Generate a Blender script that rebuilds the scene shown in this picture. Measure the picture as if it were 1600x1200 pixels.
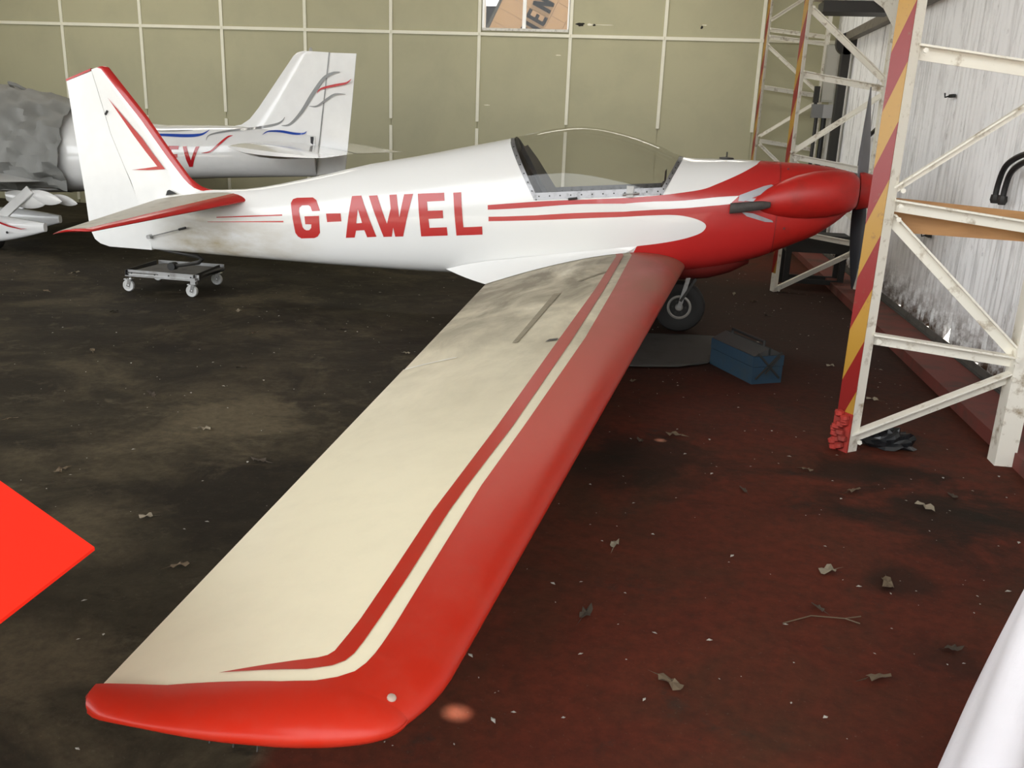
import bpy, bmesh, random
import math
from mathutils import Vector, Matrix
from mathutils.geometry import delaunay_2d_cdt

for o in list(bpy.data.objects): bpy.data.objects.remove(o)
S = bpy.context.scene
COL = S.collection
R = math.radians

# ---------------- camera ----------------
CAM = Vector((4.461, -6.548, 1.403))
YAW, PITCH, ROLL = R(-8.77), R(16.47), R(2.24)
fwd = Vector((math.sin(YAW)*math.cos(PITCH), math.cos(YAW)*math.cos(PITCH), -math.sin(PITCH)))
rgt = Vector((math.cos(YAW), -math.sin(YAW), 0)); upv = rgt.cross(fwd)
r2 = rgt*math.cos(ROLL) + upv*math.sin(ROLL); u2 = -rgt*math.sin(ROLL) + upv*math.cos(ROLL)
cd = bpy.data.cameras.new('camera'); cd.sensor_fit = 'HORIZONTAL'; cd.sensor_width = 36.0
cd.lens = 1380.0*36/1600; cd.clip_start = 0.05; cd.clip_end = 300
cam = bpy.data.objects.new('camera', cd); COL.objects.link(cam)
M = Matrix.Identity(4)
for i, v in enumerate((r2, u2, -fwd)):
    for k in range(3): M[k][i] = v[k]
M.translation = CAM; cam.matrix_world = M
S.camera = cam

# ---------------- world, sun, doorway portal, exposure ----------------
w = bpy.data.worlds.new('sky'); S.world = w; w.use_nodes = True
bg = w.node_tree.nodes['Background']; bg.inputs[0].default_value = (0.96, 0.985, 1.0, 1); bg.inputs[1].default_value = 2.0
SUN = Vector((0.40, -0.10, 0.91)).normalized()          # direction towards the sun
sl = bpy.data.lights.new('sun', 'SUN'); sl.energy = 9.0; sl.color = (1.0, 0.93, 0.82); sl.angle = R(0.53)
so = bpy.data.objects.new('sun', sl); COL.objects.link(so)
so.rotation_euler = SUN.to_track_quat('Z', 'Y').to_euler(); so.location = (0, -12, 15)
DOOR_Y, ROOM_L, ROOM_R, ROOM_B = -7.6, -8.0, 6.52, 5.81
pl = bpy.data.lights.new('doorway_portal', 'AREA'); pl.shape = 'RECTANGLE'; pl.size = ROOM_R-ROOM_L; pl.size_y = 4.2
pl.cycles.is_portal = True
po = bpy.data.objects.new('doorway_portal', pl); COL.objects.link(po)
po.location = ((ROOM_R+ROOM_L)/2, DOOR_Y-0.05, 2.1); po.rotation_euler = (R(90), 0, 0)   # -Z points to +Y
pl2 = bpy.data.lights.new('side_door_portal', 'AREA'); pl2.shape = 'RECTANGLE'; pl2.size = 3.75; pl2.size_y = 6.0
pl2.cycles.is_portal = True
po2 = bpy.data.objects.new('side_door_portal', pl2); COL.objects.link(po2)
po2.location = (ROOM_L-0.15, -4.55, 1.9); po2.rotation_euler = (0, R(-90), 0)   # -Z points to +X
S.view_settings.view_transform = 'Standard'; S.view_settings.look = 'None'
S.view_settings.gamma = 1.0; S.view_settings.use_curve_mapping = False
S.view_settings.exposure = 1.35
S.cycles.use_denoising = True; S.cycles.max_bounces = 10; S.cycles.diffuse_bounces = 6
S.cycles.sample_clamp_indirect = 6.0; S.cycles.caustics_reflective = False; S.cycles.caustics_refractive = False
import math
from bisect import bisect_right
# ---------- aircraft shape functions (metres, aircraft frame: X nose, Y away, Z up) ----------
def lerp(a, b, t): return a + (b - a) * t
def interp(tab, x, k):
    xs = [r[0] for r in tab]
    if x <= xs[0]: return tab[0][k]
    if x >= xs[-1]: return tab[-1][k]
    i = bisect_right(xs, x) - 1
    # monotone-ish cubic (Catmull-Rom) interpolation
    x0, x1 = xs[i], xs[i+1]; t = (x - x0) / (x1 - x0)
    p1, p2 = tab[i][k], tab[i+1][k]
    m1 = (p2 - tab[i-1][k]) / (x1 - xs[i-1]) if i > 0 else (p2 - p1) / (x1 - x0)
    m2 = (tab[i+2][k] - p1) / (xs[i+2] - x0) if i + 2 < len(xs) else (p2 - p1) / (x1 - x0)
    h = x1 - x0
    return ((2*t**3 - 3*t**2 + 1)*p1 + (t**3 - 2*t**2 + t)*h*m1 + (-2*t**3 + 3*t**2)*p2 + (t**3 - t**2)*h*m2)
#        X     ztop   zbot   halfw  zmid
FUS = [(0.46, 0.800, 0.326, 0.022, 0.55),
       (0.95, 0.815, 0.320, 0.085, 0.56),
       (1.33, 0.838, 0.316, 0.135, 0.57),
       (1.63, 0.894, 0.313, 0.172, 0.59),
       (2.00, 0.982, 0.311, 0.210, 0.62),
       (2.35, 1.073, 0.311, 0.242, 0.65),
       (2.70, 1.143, 0.313, 0.268, 0.68),
       (3.03, 1.216, 0.318, 0.288, 0.71),
       (3.40, 1.297, 0.330, 0.300, 0.73),
       (3.65, 1.362, 0.345, 0.304, 0.75),
       (3.92, 1.396, 0.362, 0.305, 0.77),
       (4.21, 1.356, 0.385, 0.304, 0.79),
       (4.44, 1.288, 0.410, 0.300, 0.81),
       (4.61, 1.221, 0.435, 0.296, 0.83),
       (4.88, 1.222, 0.485, 0.284, 0.87),
       (5.15, 1.219, 0.565, 0.264, 0.90),
       (5.25, 1.217, 0.606, 0.255, 0.91),
       (5.40, 1.213, 0.680, 0.238, 0.93),
       (5.53, 1.204, 0.745, 0.215, 0.96),
       (5.66, 1.186, 0.845, 0.180, 1.00),
       (5.74, 1.168, 0.930, 0.145, 1.03)]
NU, NL = 2.15, 2.9
def fus_sec(x): return tuple(interp(FUS, x, k) for k in (1, 2, 3, 4))
def fus_hw(x, z):
    zt, zb, hw, zc = fus_sec(x)
    if z >= zc: q, n = min(1, (z - zc) / (zt - zc)), NU
    else: q, n = min(1, (zc - z) / (zc - zb)), NL
    return hw * max(0.0, 1 - q**n) ** (1 / n)
def fus_pt(x, t):
    """t in [-1,1]: -1 belly, +1 spine; returns (halfwidth, z)"""
    zt, zb, hw, zc = fus_sec(x)
    a = abs(t) * math.pi / 2
    n = NU if t >= 0 else NL
    y = hw * max(0.0, math.cos(a)) ** (2 / n); s = math.sin(a) ** (2 / n)
    return y, (zc + (zt - zc) * s if t >= 0 else zc - (zc - zb) * s)
def fus_t(x, z):
    zt, zb, hw, zc = fus_sec(x)
    if z >= zc: q, n, sg = min(1, (z - zc) / (zt - zc)), NU, 1
    else: q, n, sg = min(1, (zc - z) / (zc - zb)), NL, -1
    return sg * math.asin(q ** (n / 2)) / (math.pi / 2)
# wing: leading and trailing edge lines in the near half, y in [0, Ymax]
WROOT, WTIP = -0.20, -5.20
LE0, TE0 = (4.685, 0.500), (3.325, 0.318)
LE1, TE1 = (4.335, 0.450), (3.715, 0.385)
def wing_edges(y):
    e = (y - WROOT) / (WTIP - WROOT)
    cut = 0.030 * (max(0.0, -5.06 - y) / 0.14) ** 2          # leading edge rounds off into the tip
    return (lerp(LE0[0], LE1[0], e) - cut, lerp(LE0[1], LE1[1], e)), (lerp(TE0[0], TE1[0], e), lerp(TE0[1], TE1[1], e)), lerp(0.145, 0.125, e)
def foil(x, th):
    x = max(0.0, min(1.0, x))
    t = 5 * th * (0.2969*math.sqrt(x) - 0.1260*x - 0.3516*x*x + 0.2843*x**3 - 0.1036*x**4)
    m, p = 0.022, 0.28
    c = m/p**2*(2*p*x - x*x) if x < p else m/(1-p)**2*((1-2*p) + 2*p*x - x*x)
    return c, t
def wing_pt(y, xi, up=1, edges=wing_edges):
    le, te, th = edges(y)
    cx, cz = te[0]-le[0], te[1]-le[1]; ch = math.hypot(cx, cz)
    c, t = foil(xi, th); h = (c + up * t) * ch
    nx, nz = cz/ch, -cx/ch      # pointing up
    return (le[0] + cx*xi + nx*h, y, le[1] + cz*xi + nz*h)
def wing_sigma(y, sg):
    """sg: metres of chord behind the leading edge, negative = lower surface"""
    le, te, th = wing_edges(y); ch = math.hypot(te[0]-le[0], te[1]-le[1])
    return wing_pt(y, abs(sg)/ch, 1 if sg >= 0 else -1)
# second aircraft (axis at y = EVY)
EVY = 2.0
EVF = [(-5.2, 0.98, 0.66, 0.18, 0.80),
       (-4.6, 1.14, 0.56, 0.42, 0.80),
       (-3.6, 1.35, 0.50, 0.52, 0.82),
       (-2.42, 1.50, 0.50, 0.54, 0.85),
       (-1.6, 1.38, 0.54, 0.46, 0.88),
       (-0.62, 1.255, 0.68, 0.33, 0.96),
       (-0.30, 1.262, 0.730, 0.29, 0.97),
       (0.30, 1.270, 0.775, 0.20, 0.99),
       (1.10, 1.220, 0.825, 0.06, 1.00)]
def ev_sec(x): return tuple(interp(EVF, x, k) for k in (1, 2, 3, 4))
def ev_hw(x, z):
    zt, zb, hw, zc = ev_sec(x)
    q = min(1, (z - zc)/(zt - zc)) if z >= zc else min(1, (zc - z)/(zc - zb))
    return hw * max(0.0, 1 - q**2.2) ** (1/2.2)
# ---------- end of shape functions ----------

# ---------------- helpers ----------------
def mesh_obj(name, verts, faces, mat, parent=None, smooth=True, mats=None, idx=None, weld=False):
    me = bpy.data.meshes.new(name); me.from_pydata([tuple(v) for v in verts], [], faces)
    bm = bmesh.new(); bm.from_mesh(me)
    if weld: bmesh.ops.remove_doubles(bm, verts=bm.verts, dist=0.00001)
    if idx is None: bmesh.ops.recalc_face_normals(bm, faces=bm.faces)
    bm.to_mesh(me); bm.free()
    for m in (mats or [mat]): me.materials.append(m)
    if idx:
        for p, i in zip(me.polygons, idx): p.material_index = i
    if smooth:
        me.polygons.foreach_set('use_smooth', [True]*len(me.polygons))
        try: me.set_sharp_from_angle(angle=R(38))
        except Exception: pass
    o = bpy.data.objects.new(name, me); COL.objects.link(o); o.parent = parent
    return o
def tag(o, label, cat, group=None, kind=None):
    if label: o['label'] = label
    if cat: o['category'] = cat
    if group: o['group'] = group
    if kind: o['kind'] = kind
    return o
def thing(name, label, cat, loc=(0, 0, 0), rz=0, group=None):
    o = bpy.data.objects.new(name, None); COL.objects.link(o); o.location = loc; o.rotation_euler = (0, 0, rz)
    o.empty_display_size = 0.1
    return tag(o, label, cat, group)
class MB:
    def __init__(s): s.v = []; s.f = []; s.i = []
    def add(s, v, f, mi=0):
        n = len(s.v); s.v += [tuple(x) for x in v]; s.f += [tuple(n+k for k in q) for q in f]; s.i += [mi]*len(f); return s
    def box(s, lo, hi, mi=0, rot=None, piv=None):
        x0, y0, z0 = lo; x1, y1, z1 = hi
        v = [Vector(p) for p in ((x0,y0,z0),(x1,y0,z0),(x1,y1,z0),(x0,y1,z0),(x0,y0,z1),(x1,y0,z1),(x1,y1,z1),(x0,y1,z1))]
        if rot is not None: v = [rot @ (p-Vector(piv)) + Vector(piv) for p in v]
        return s.add(v, [(3,2,1,0),(4,5,6,7),(0,1,5,4),(1,2,6,5),(2,3,7,6),(3,0,4,7)], mi)
    def prof(s, p0, p1, poly, up=(0,0,1), mi=0):
        """extrude a 2-D profile (a,b) along p0-p1; a along side, b along up"""
        p0, p1 = Vector(p0), Vector(p1); d = (p1-p0).normalized(); up = Vector(up)
        if abs(d.dot(up)) > 0.98: up = Vector((0, 1, 0))
        sd = d.cross(up).normalized(); u = sd.cross(d)
        n = len(poly)
        v = [p0+sd*a+u*b for a, b in poly]+[p1+sd*a+u*b for a, b in poly]
        f = [tuple(reversed(range(n))), tuple(range(n, 2*n))]+[(i, (i+1) % n, n+(i+1) % n, n+i) for i in range(n)]
        return s.add(v, f, mi)
    def bar(s, p0, p1, w, h, up=(0,0,1), mi=0):
        c = min(w, h)*0.12; a, b = w/2, h/2
        return s.prof(p0, p1, [(-a+c,-b),(a-c,-b),(a,-b+c),(a,b-c),(a-c,b),(-a+c,b),(-a,b-c),(-a,-b+c)], up, mi)
    def angle(s, p0, p1, w, t=0.007, up=(0,0,1), flip=1, mi=0):
        a = w/2
        P = [(-a,-a),(a,-a),(a,-a+t),(-a+t,-a+t),(-a+t,a),(-a,a)]
        if flip < 0: P = [(-x, y) for x, y in reversed(P)]
        return s.prof(p0, p1, P, up, mi)
    def tube(s, pts, rad, n=10, mi=0, cap=True):
        pts = [Vector(p) for p in pts]; m = len(pts)
        rads = rad if isinstance(rad, (list, tuple)) else [rad]*m
        base = []; pu = None
        for i, p in enumerate(pts):
            d = (pts[min(i+1, m-1)]-pts[max(i-1, 0)]).normalized()
            if pu is None: pu = d.orthogonal().normalized()
            pu = (pu-d*pu.dot(d)).normalized(); sd = d.cross(pu)
            base += [p+(pu*math.cos(2*math.pi*k/n)+sd*math.sin(2*math.pi*k/n))*rads[i] for k in range(n)]
        f = [(i*n+k, i*n+(k+1) % n, (i+1)*n+(k+1) % n, (i+1)*n+k) for i in range(m-1) for k in range(n)]
        if cap: f += [tuple(reversed(range(n))), tuple((m-1)*n+k for k in range(n))]
        return s.add(base, f, mi)
    def lathe(s, c, axis, prof, n=24, mi=0):
        """prof: list of (distance along axis, radius)"""
        c = Vector(c); ax = Vector(axis).normalized(); a = ax.orthogonal().normalized(); b = ax.cross(a)
        v = []; m = len(prof)
        for h, r in prof: v += [c+ax*h+(a*math.cos(2*math.pi*k/n)+b*math.sin(2*math.pi*k/n))*r for k in range(n)]
        f = [(i*n+k, i*n+(k+1) % n, (i+1)*n+(k+1) % n, (i+1)*n+k) for i in range(m-1) for k in range(n)]
        if prof[0][1] > 1e-6: f.append(tuple(reversed(range(n))))
        if prof[-1][1] > 1e-6: f.append(tuple((m-1)*n+k for k in range(n)))
        return s.add(v, f, mi)
    def build(s, name, mat, parent=None, smooth=False, mats=None):
        return mesh_obj(name, s.v, s.f, mat, parent, smooth, mats, s.i if mats else None)
def grid(rows, closed=False):
    n = len(rows[0]); v = [p for r in rows for p in r]; f = []
    for i in range(len(rows)-1):
        for k in range(n if closed else n-1):
            f.append((i*n+k, i*n+(k+1) % n, (i+1)*n+(k+1) % n, (i+1)*n+k))
    return v, f
def inside(p, poly):
    c = False; j = len(poly)-1
    for i in range(len(poly)):
        a, b = poly[i], poly[j]
        if (a[1] > p[1]) != (b[1] > p[1]) and p[0] < (b[0]-a[0])*(p[1]-a[1])/(b[1]-a[1])+a[0]: c = not c
        j = i
    return c
def densify(poly, step):
    out = []
    for a, b in zip(poly, poly[1:]+poly[:1]):
        n = max(1, int(math.hypot(b[0]-a[0], b[1]-a[1])/step))
        out += [(lerp(a[0], b[0], k/n), lerp(a[1], b[1], k/n)) for k in range(n)]
    return out
def tri_fill(loops, step=0.05, inner=True):
    """triangulate 2-D loops (first outer, rest holes) with an interior grid"""
    V = []; E = []
    loops = [densify(l, step) for l in loops]
    for l in loops:
        n = len(V); V += [Vector(p) for p in l]; E += [(n+i, n+(i+1) % len(l)) for i in range(len(l))]
    if inner:
        xs = [p[0] for p in loops[0]]; ys = [p[1] for p in loops[0]]
        x = min(xs)+step*0.5
        while x < max(xs):
            y = min(ys)+step*0.43
            while y < max(ys):
                if inside((x, y), loops[0]) and not any(inside((x, y), h) for h in loops[1:]): V.append(Vector((x, y)))
                y += step
            x += step
    r = delaunay_2d_cdt(V, E, [], 2, 1e-6)
    P = [(p.x, p.y) for p in r[0]]
    cen = lambda f: (sum(P[i][0] for i in f)/len(f), sum(P[i][1] for i in f)/len(f))
    return P, [tuple(f) for f in r[2] if not any(inside(cen(f), h) for h in loops[1:])]
def decal(name, loops, fn, mat, parent, step=0.05, inner=True):
    v2, f = tri_fill(loops, step, inner)
    return mesh_obj(name, [fn(*p) for p in v2], f, mat, parent, True)

# ---------------- materials ----------------
def new_mat(name):
    m = bpy.data.materials.new(name); m.use_nodes = True
    nt = m.node_tree; return m, nt, nt.nodes, nt.links, nt.nodes['Principled BSDF']
def noise(nt, scale, detail=6, rough=0.6, vec=None, dist=0.0):
    n = nt.nodes.new('ShaderNodeTexNoise'); n.inputs['Scale'].default_value = scale
    n.inputs['Detail'].default_value = detail; n.inputs['Roughness'].default_value = rough; n.inputs['Distortion'].default_value = dist
    if vec is not None: nt.links.new(vec, n.inputs['Vector'])
    return n.outputs['Fac']
def ramp(nt, fac, a, b, ca=(0,0,0,1), cb=(1,1,1,1)):
    r = nt.nodes.new('ShaderNodeValToRGB'); e = r.color_ramp.elements
    e[0].position, e[1].position, e[0].color, e[1].color = a, b, ca, cb
    nt.links.new(fac, r.inputs[0]); return r.outputs[0]
def mix(nt, fac, a, b, mode='MIX'):
    n = nt.nodes.new('ShaderNodeMix'); n.data_type = 'RGBA'; n.blend_type = mode
    for s, k in ((fac, 0), (a, 6), (b, 7)):
        if isinstance(s, (int, float)): n.inputs[k].default_value = s
        elif isinstance(s, tuple): n.inputs[k].default_value = s if len(s) == 4 else s+(1,)
        else: nt.links.new(s, n.inputs[k])
    return n.outputs[2]
def math_n(nt, op, a, b=None):
    n = nt.nodes.new('ShaderNodeMath'); n.operation = op
    for i, s in enumerate((a, b)):
        if s is None: continue
        if isinstance(s, (int, float)): n.inputs[i].default_value = s
        else: nt.links.new(s, n.inputs[i])
    return n.outputs[0]
def coord(nt, out='Object', scale=None):
    t = nt.nodes.new('ShaderNodeTexCoord').outputs[out]
    if scale:
        m = nt.nodes.new('ShaderNodeMapping'); m.inputs['Scale'].default_value = scale
        nt.links.new(t, m.inputs[0]); t = m.outputs[0]
    return t
def bump(nt, h, s, d=0.01):
    b = nt.nodes.new('ShaderNodeBump'); b.inputs['Strength'].default_value = s; b.inputs['Distance'].default_value = d
    nt.links.new(h, b.inputs['Height']); return b.outputs[0]
def plain(name, col, rough=0.5, metal=0.0, dirt=None, dscale=8.0, dmin=0.5, dmax=0.75, spec=0.5, coat=0.0, bumps=0.0):
    m, nt, N, L, P = new_mat(name)
    P.inputs['Roughness'].default_value = rough; P.inputs['Metallic'].default_value = metal
    P.inputs['Specular IOR Level'].default_value = spec; P.inputs['Coat Weight'].default_value = coat; P.inputs['Coat Roughness'].default_value = 0.08
    c = coord(nt)
    if dirt:
        L.new(mix(nt, ramp(nt, noise(nt, dscale, 8, 0.65, c), dmin, dmax), col, dirt), P.inputs['Base Color'])
    else:
        L.new(mix(nt, noise(nt, 12, 4, 0.5, c), tuple(x*0.95 for x in col), tuple(min(1, x*1.04) for x in col)), P.inputs['Base Color'])
    if bumps: L.new(bump(nt, noise(nt, 60, 4, 0.6, c), bumps, 0.004), P.inputs['Normal'])
    return m
white_paint = plain('white_paint', (0.88, 0.88, 0.87), 0.22, coat=0.5)
def tail_white():
    m, nt, N, L, P = new_mat('fuselage_white_paint')
    P.inputs['Roughness'].default_value = 0.24; P.inputs['Coat Weight'].default_value = 0.5; P.inputs['Coat Roughness'].default_value = 0.06
    c = coord(nt); sx = N.new('ShaderNodeSeparateXYZ'); L.new(c, sx.inputs[0])
    # oily brown soot blown back along the lower rear flank
    mx = N.new('ShaderNodeMapRange'); L.new(sx.outputs[0], mx.inputs[0]); mx.inputs[1].default_value = 2.1; mx.inputs[2].default_value = 0.95
    m2 = N.new('ShaderNodeMapRange'); L.new(sx.outputs[0], m2.inputs[0]); m2.inputs[1].default_value = 0.5; m2.inputs[2].default_value = 0.95
    mz = N.new('ShaderNodeMapRange'); L.new(sx.outputs[2], mz.inputs[0]); mz.inputs[1].default_value = 0.74; mz.inputs[2].default_value = 0.50
    k = math_n(nt, 'MULTIPLY', math_n(nt, 'MULTIPLY', mx.outputs[0], mz.outputs[0]), m2.outputs[0])
    k = math_n(nt, 'MULTIPLY', k, ramp(nt, noise(nt, 3.0, 6, 0.6, coord(nt, 'Object', (1, 3, 3))), 0.30, 0.72))
    k = math_n(nt, 'MULTIPLY', k, 1.15)
    L.new(mix(nt, k, (0.84, 0.84, 0.83), (0.46, 0.38, 0.24)), P.inputs['Base Color']); return m
fus_white = tail_white()
def wing_mat(name, base, dust, amt, ylo=-4.4):
    m, nt, N, L, P = new_mat(name)
    c = coord(nt); sx = N.new('ShaderNodeSeparateXYZ'); L.new(c, sx.inputs[0])
    mr = N.new('ShaderNodeMapRange'); L.new(sx.outputs[1], mr.inputs[0]); mr.inputs[1].default_value = ylo; mr.inputs[2].default_value = -1.5; P.inputs['Specular IOR Level'].default_value = 0.22
    pat = ramp(nt, noise(nt, 1.6, 8, 0.62, coord(nt, 'Object', (1.6, 0.8, 1)), 0.5), 0.30, 0.62)
    k = math_n(nt, 'MULTIPLY', math_n(nt, 'MULTIPLY', pat, mr.outputs[0]), amt)
    k2 = math_n(nt, 'ADD', k, math_n(nt, 'MULTIPLY', ramp(nt, noise(nt, 9, 8, 0.7, c), 0.45, 0.8), 0.10))
    L.new(mix(nt, k2, base, dust), P.inputs['Base Color'])
    rr = N.new('ShaderNodeMapRange'); L.new(k2, rr.inputs[0]); rr.inputs[3].default_value = 0.32; rr.inputs[4].default_value = 0.75
    L.new(rr.outputs[0], P.inputs['Roughness']); return m
wing_cream = wing_mat('wing_cream_paint', (0.76, 0.695, 0.515), (0.30, 0.27, 0.205), 1.0)
wing_red = wing_mat('wing_red_paint', (0.40, 0.018, 0.007), (0.36, 0.17, 0.125), 0.75, -3.5)
red_paint = plain('red_paint', (0.50, 0.024, 0.022), 0.25, coat=0.3)
cowl_red = plain('cowling_red_paint', (0.48, 0.016, 0.012), 0.42, dirt=(0.30, 0.02, 0.014), dscale=5, dmin=0.5, dmax=0.8)
tail_dust = plain('tailplane_dusty_paint', (0.56, 0.53, 0.45), 0.55, dirt=(0.36, 0.33, 0.26), dscale=7)
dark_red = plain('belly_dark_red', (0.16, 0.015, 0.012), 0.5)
black = plain('black_rubber', (0.012, 0.012, 0.012), 0.55)
dark_metal = plain('dark_metal', (0.035, 0.033, 0.03), 0.5, 0.3)
steel = plain('grey_steel', (0.42, 0.42, 0.42), 0.4, 0.7, dirt=(0.22, 0.2, 0.18))
zinc = plain('bright_zinc', (0.75, 0.75, 0.75), 0.22, 0.9)
soot = plain('sooty_exhaust', (0.09, 0.08, 0.075), 0.6, 0.4, dirt=(0.03, 0.03, 0.03))
shield = plain('heat_shield_metal', (0.42, 0.42, 0.45), 0.45, 0.6, dirt=(0.28, 0.26, 0.27))
tyre = plain('tyre_rubber', (0.017, 0.016, 0.015), 0.75)
caster = plain('caster_grey_plastic', (0.48, 0.48, 0.47), 0.45)
hub_m = plain('wheel_hub_metal', (0.36, 0.34, 0.31), 0.5, 0.4, dirt=(0.1, 0.08, 0.06))
frame_m = plain('canopy_alloy', (0.30, 0.30, 0.31), 0.4, 0.7, dirt=(0.14, 0.14, 0.14), dscale=20)
cock = plain('cockpit_dark', (0.05, 0.05, 0.055), 0.7)
seat_m = plain('seat_black', (0.015, 0.015, 0.018), 0.55)
panel_m = plain('instrument_brown', (0.16, 0.09, 0.07), 0.6)
ev_white = plain('gloss_white', (0.88, 0.88, 0.88), 0.14, coat=0.6)
ev_red = plain('gloss_red', (0.50, 0.012, 0.02), 0.2, coat=0.4)
ev_blue = plain('gloss_blue', (0.02, 0.07, 0.40), 0.2, coat=0.4)
ev_grey = plain('gloss_grey', (0.27, 0.275, 0.28), 0.2, coat=0.4)
cover_m = plain('grey_cover_fabric', (0.20, 0.20, 0.19), 0.6, bumps=0.2)
tower_w = plain('tower_white_paint', (0.80, 0.77, 0.68), 0.5, dirt=(0.32, 0.25, 0.16), dscale=14, dmin=0.55, dmax=0.72)
olive = None
def glass_mat(name='canopy_perspex', tint=0.92, cap=0.10):
    m, nt, N, L, P = new_mat(name); N.remove(P); out = N['Material Output']
    t = N.new('ShaderNodeBsdfTransparent'); t.inputs[0].default_value = (0.93, 0.93, 0.92, 1)
    g = N.new('ShaderNodeBsdfGlossy'); g.inputs['Roughness'].default_value = 0.03; g.inputs[0].default_value = (1, 1, 1, 1)
    fr = N.new('ShaderNodeFresnel'); fr.inputs[0].default_value = 1.45
    mx = N.new('ShaderNodeMixShader'); L.new(math_n(nt, 'MINIMUM', fr.outputs[0], cap), mx.inputs[0])
    L.new(t.outputs[0], mx.inputs[1]); L.new(g.outputs[0], mx.inputs[2]); L.new(mx.outputs[0], out.inputs[0]); return m
glass = glass_mat()
BLK, PAL = (0.014, 0.010, 0.006), (0.125, 0.100, 0.060)
STAINS = [(2.95, -3.6, 0.50, BLK, 0.85), (2.5, -2.85, 0.55, PAL, 0.8), (1.9, -3.75, 0.4, BLK, 0.6), (2.55, -4.1, 0.35, PAL, 0.5), (5.62, -3.12, 0.42, BLK, 0.8), (5.35, -2.80, 0.35, BLK, 0.75), (5.95, -3.15, 0.35, BLK, 0.8),
          (4.55, -2.85, 0.40, BLK, 0.7), (4.3, -3.0, 0.3, BLK, 0.6), (4.85, -5.0, 0.15, BLK, 0.5), (5.35, -3.75, 0.13, BLK, 0.6), (2.55, -0.4, 0.9, BLK, 0.5), (2.0, -1.9, 0.7, BLK, 0.4), (2.9, -4.75, 0.3, PAL, 0.55), (5.4, -4.2, 0.12, BLK, 0.5)]
def floor_mat():
    m, nt, N, L, P = new_mat('hangar_floor')
    c = coord(nt); sx = N.new('ShaderNodeSeparateXYZ'); L.new(c, sx.inputs[0])
    big = noise(nt, 0.55, 8, 0.6, c, 0.6); mid = noise(nt, 2.2, 10, 0.68, coord(nt, 'Object', (1, 1.3, 1)), 0.4); fine = noise(nt, 22, 8, 0.7, c)
    con = mix(nt, ramp(nt, mid, 0.40, 0.66), (0.022, 0.0165, 0.0095), (0.041, 0.033, 0.0195))
    con = mix(nt, math_n(nt, 'MULTIPLY', ramp(nt, noise(nt, 1.1, 9, 0.66, c, 0.8), 0.50, 0.62), 0.8), con, (0.078, 0.062, 0.036))
    con = mix(nt, math_n(nt, 'MULTIPLY', ramp(nt, noise(nt, 1.5, 9, 0.7, c, 0.5), 0.56, 0.70), 0.8), con, (0.018, 0.012, 0.008))
    red = mix(nt, ramp(nt, mid, 0.35, 0.7), (0.076, 0.016, 0.008), (0.108, 0.023, 0.011))
    red = mix(nt, math_n(nt, 'MULTIPLY', ramp(nt, noise(nt, 1.3, 9, 0.66, c, 0.6), 0.46, 0.66), 0.75), red, (0.045, 0.022, 0.011))
    red = mix(nt, math_n(nt, 'MULTIPLY', ramp(nt, noise(nt, 3.4, 9, 0.72, c), 0.58, 0.68), 0.7), red, (0.026, 0.022, 0.016))
    red = mix(nt, math_n(nt, 'MULTIPLY', ramp(nt, noise(nt, 7.0, 6, 0.7, c), 0.66, 0.72), 0.8), red, (0.02, 0.016, 0.012))
    con = mix(nt, math_n(nt, 'MULTIPLY', ramp(nt, noise(nt, 4.5, 10, 0.72, c, 0.3), 0.56, 0.66), 0.55), con, (0.105, 0.086, 0.054))
    con = mix(nt, math_n(nt, 'MULTIPLY', ramp(nt, noise(nt, 6.0, 9, 0.7, coord(nt, 'Object', (1, 1.6, 1))), 0.58, 0.68), 0.7), con, (0.014, 0.010, 0.006))
    # the red floor paint stops along a line about 3.75 m from the tail side
    edge = math_n(nt, 'ADD', sx.outputs[0], math_n(nt, 'MULTIPLY', noise(nt, 3, 6, 0.6, c), 0.10))
    e = N.new('ShaderNodeMapRange'); L.new(edge, e.inputs[0]); e.inputs[1].default_value = 3.70; e.inputs[2].default_value = 3.76
    col = mix(nt, e.outputs[0], con, red)
    def patch(col, cx, cy, r, c2, amt):
        vo = N.new('ShaderNodeVectorMath'); vo.operation = 'DISTANCE'; L.new(c, vo.inputs[0]); vo.inputs[1].default_value = (cx, cy, 0)
        o = N.new('ShaderNodeMapRange'); L.new(math_n(nt, 'ADD', vo.outputs['Value'], math_n(nt, 'MULTIPLY', math_n(nt, 'SUBTRACT', mid, 0.5), 3.2*r)), o.inputs[0])
        o.inputs[1].default_value = r; o.inputs[2].default_value = r*0.35; o.inputs[4].default_value = amt
        return mix(nt, o.outputs[0], col, c2)
    for q in STAINS: col = patch(col, *q)
    # broad darker brown area of floor round the engine's parking spot
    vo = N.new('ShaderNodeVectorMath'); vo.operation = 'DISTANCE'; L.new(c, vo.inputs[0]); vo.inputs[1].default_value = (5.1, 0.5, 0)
    nose_patch = N.new('ShaderNodeMapRange'); L.new(math_n(nt, 'ADD', vo.outputs['Value'], math_n(nt, 'MULTIPLY', noise(nt, 1.6, 8, 0.65, c), 1.6)), nose_patch.inputs[0]); nose_patch.inputs[1].default_value = 3.7; nose_patch.inputs[2].default_value = 2.2; nose_patch.inputs[4].default_value = 0.85
    col = mix(nt, nose_patch.outputs[0], col, (0.026, 0.014, 0.010))
    col = mix(nt, math_n(nt, 'MULTIPLY', ramp(nt, fine, 0.40, 0.72), 0.45), col, (0.008, 0.006, 0.004), 'MIX')
    col = mix(nt, math_n(nt, 'MULTIPLY', ramp(nt, noise(nt, 75, 5, 0.7, c), 0.62, 0.74), 0.35), col, (0.17, 0.145, 0.11), 'MIX')
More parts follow.
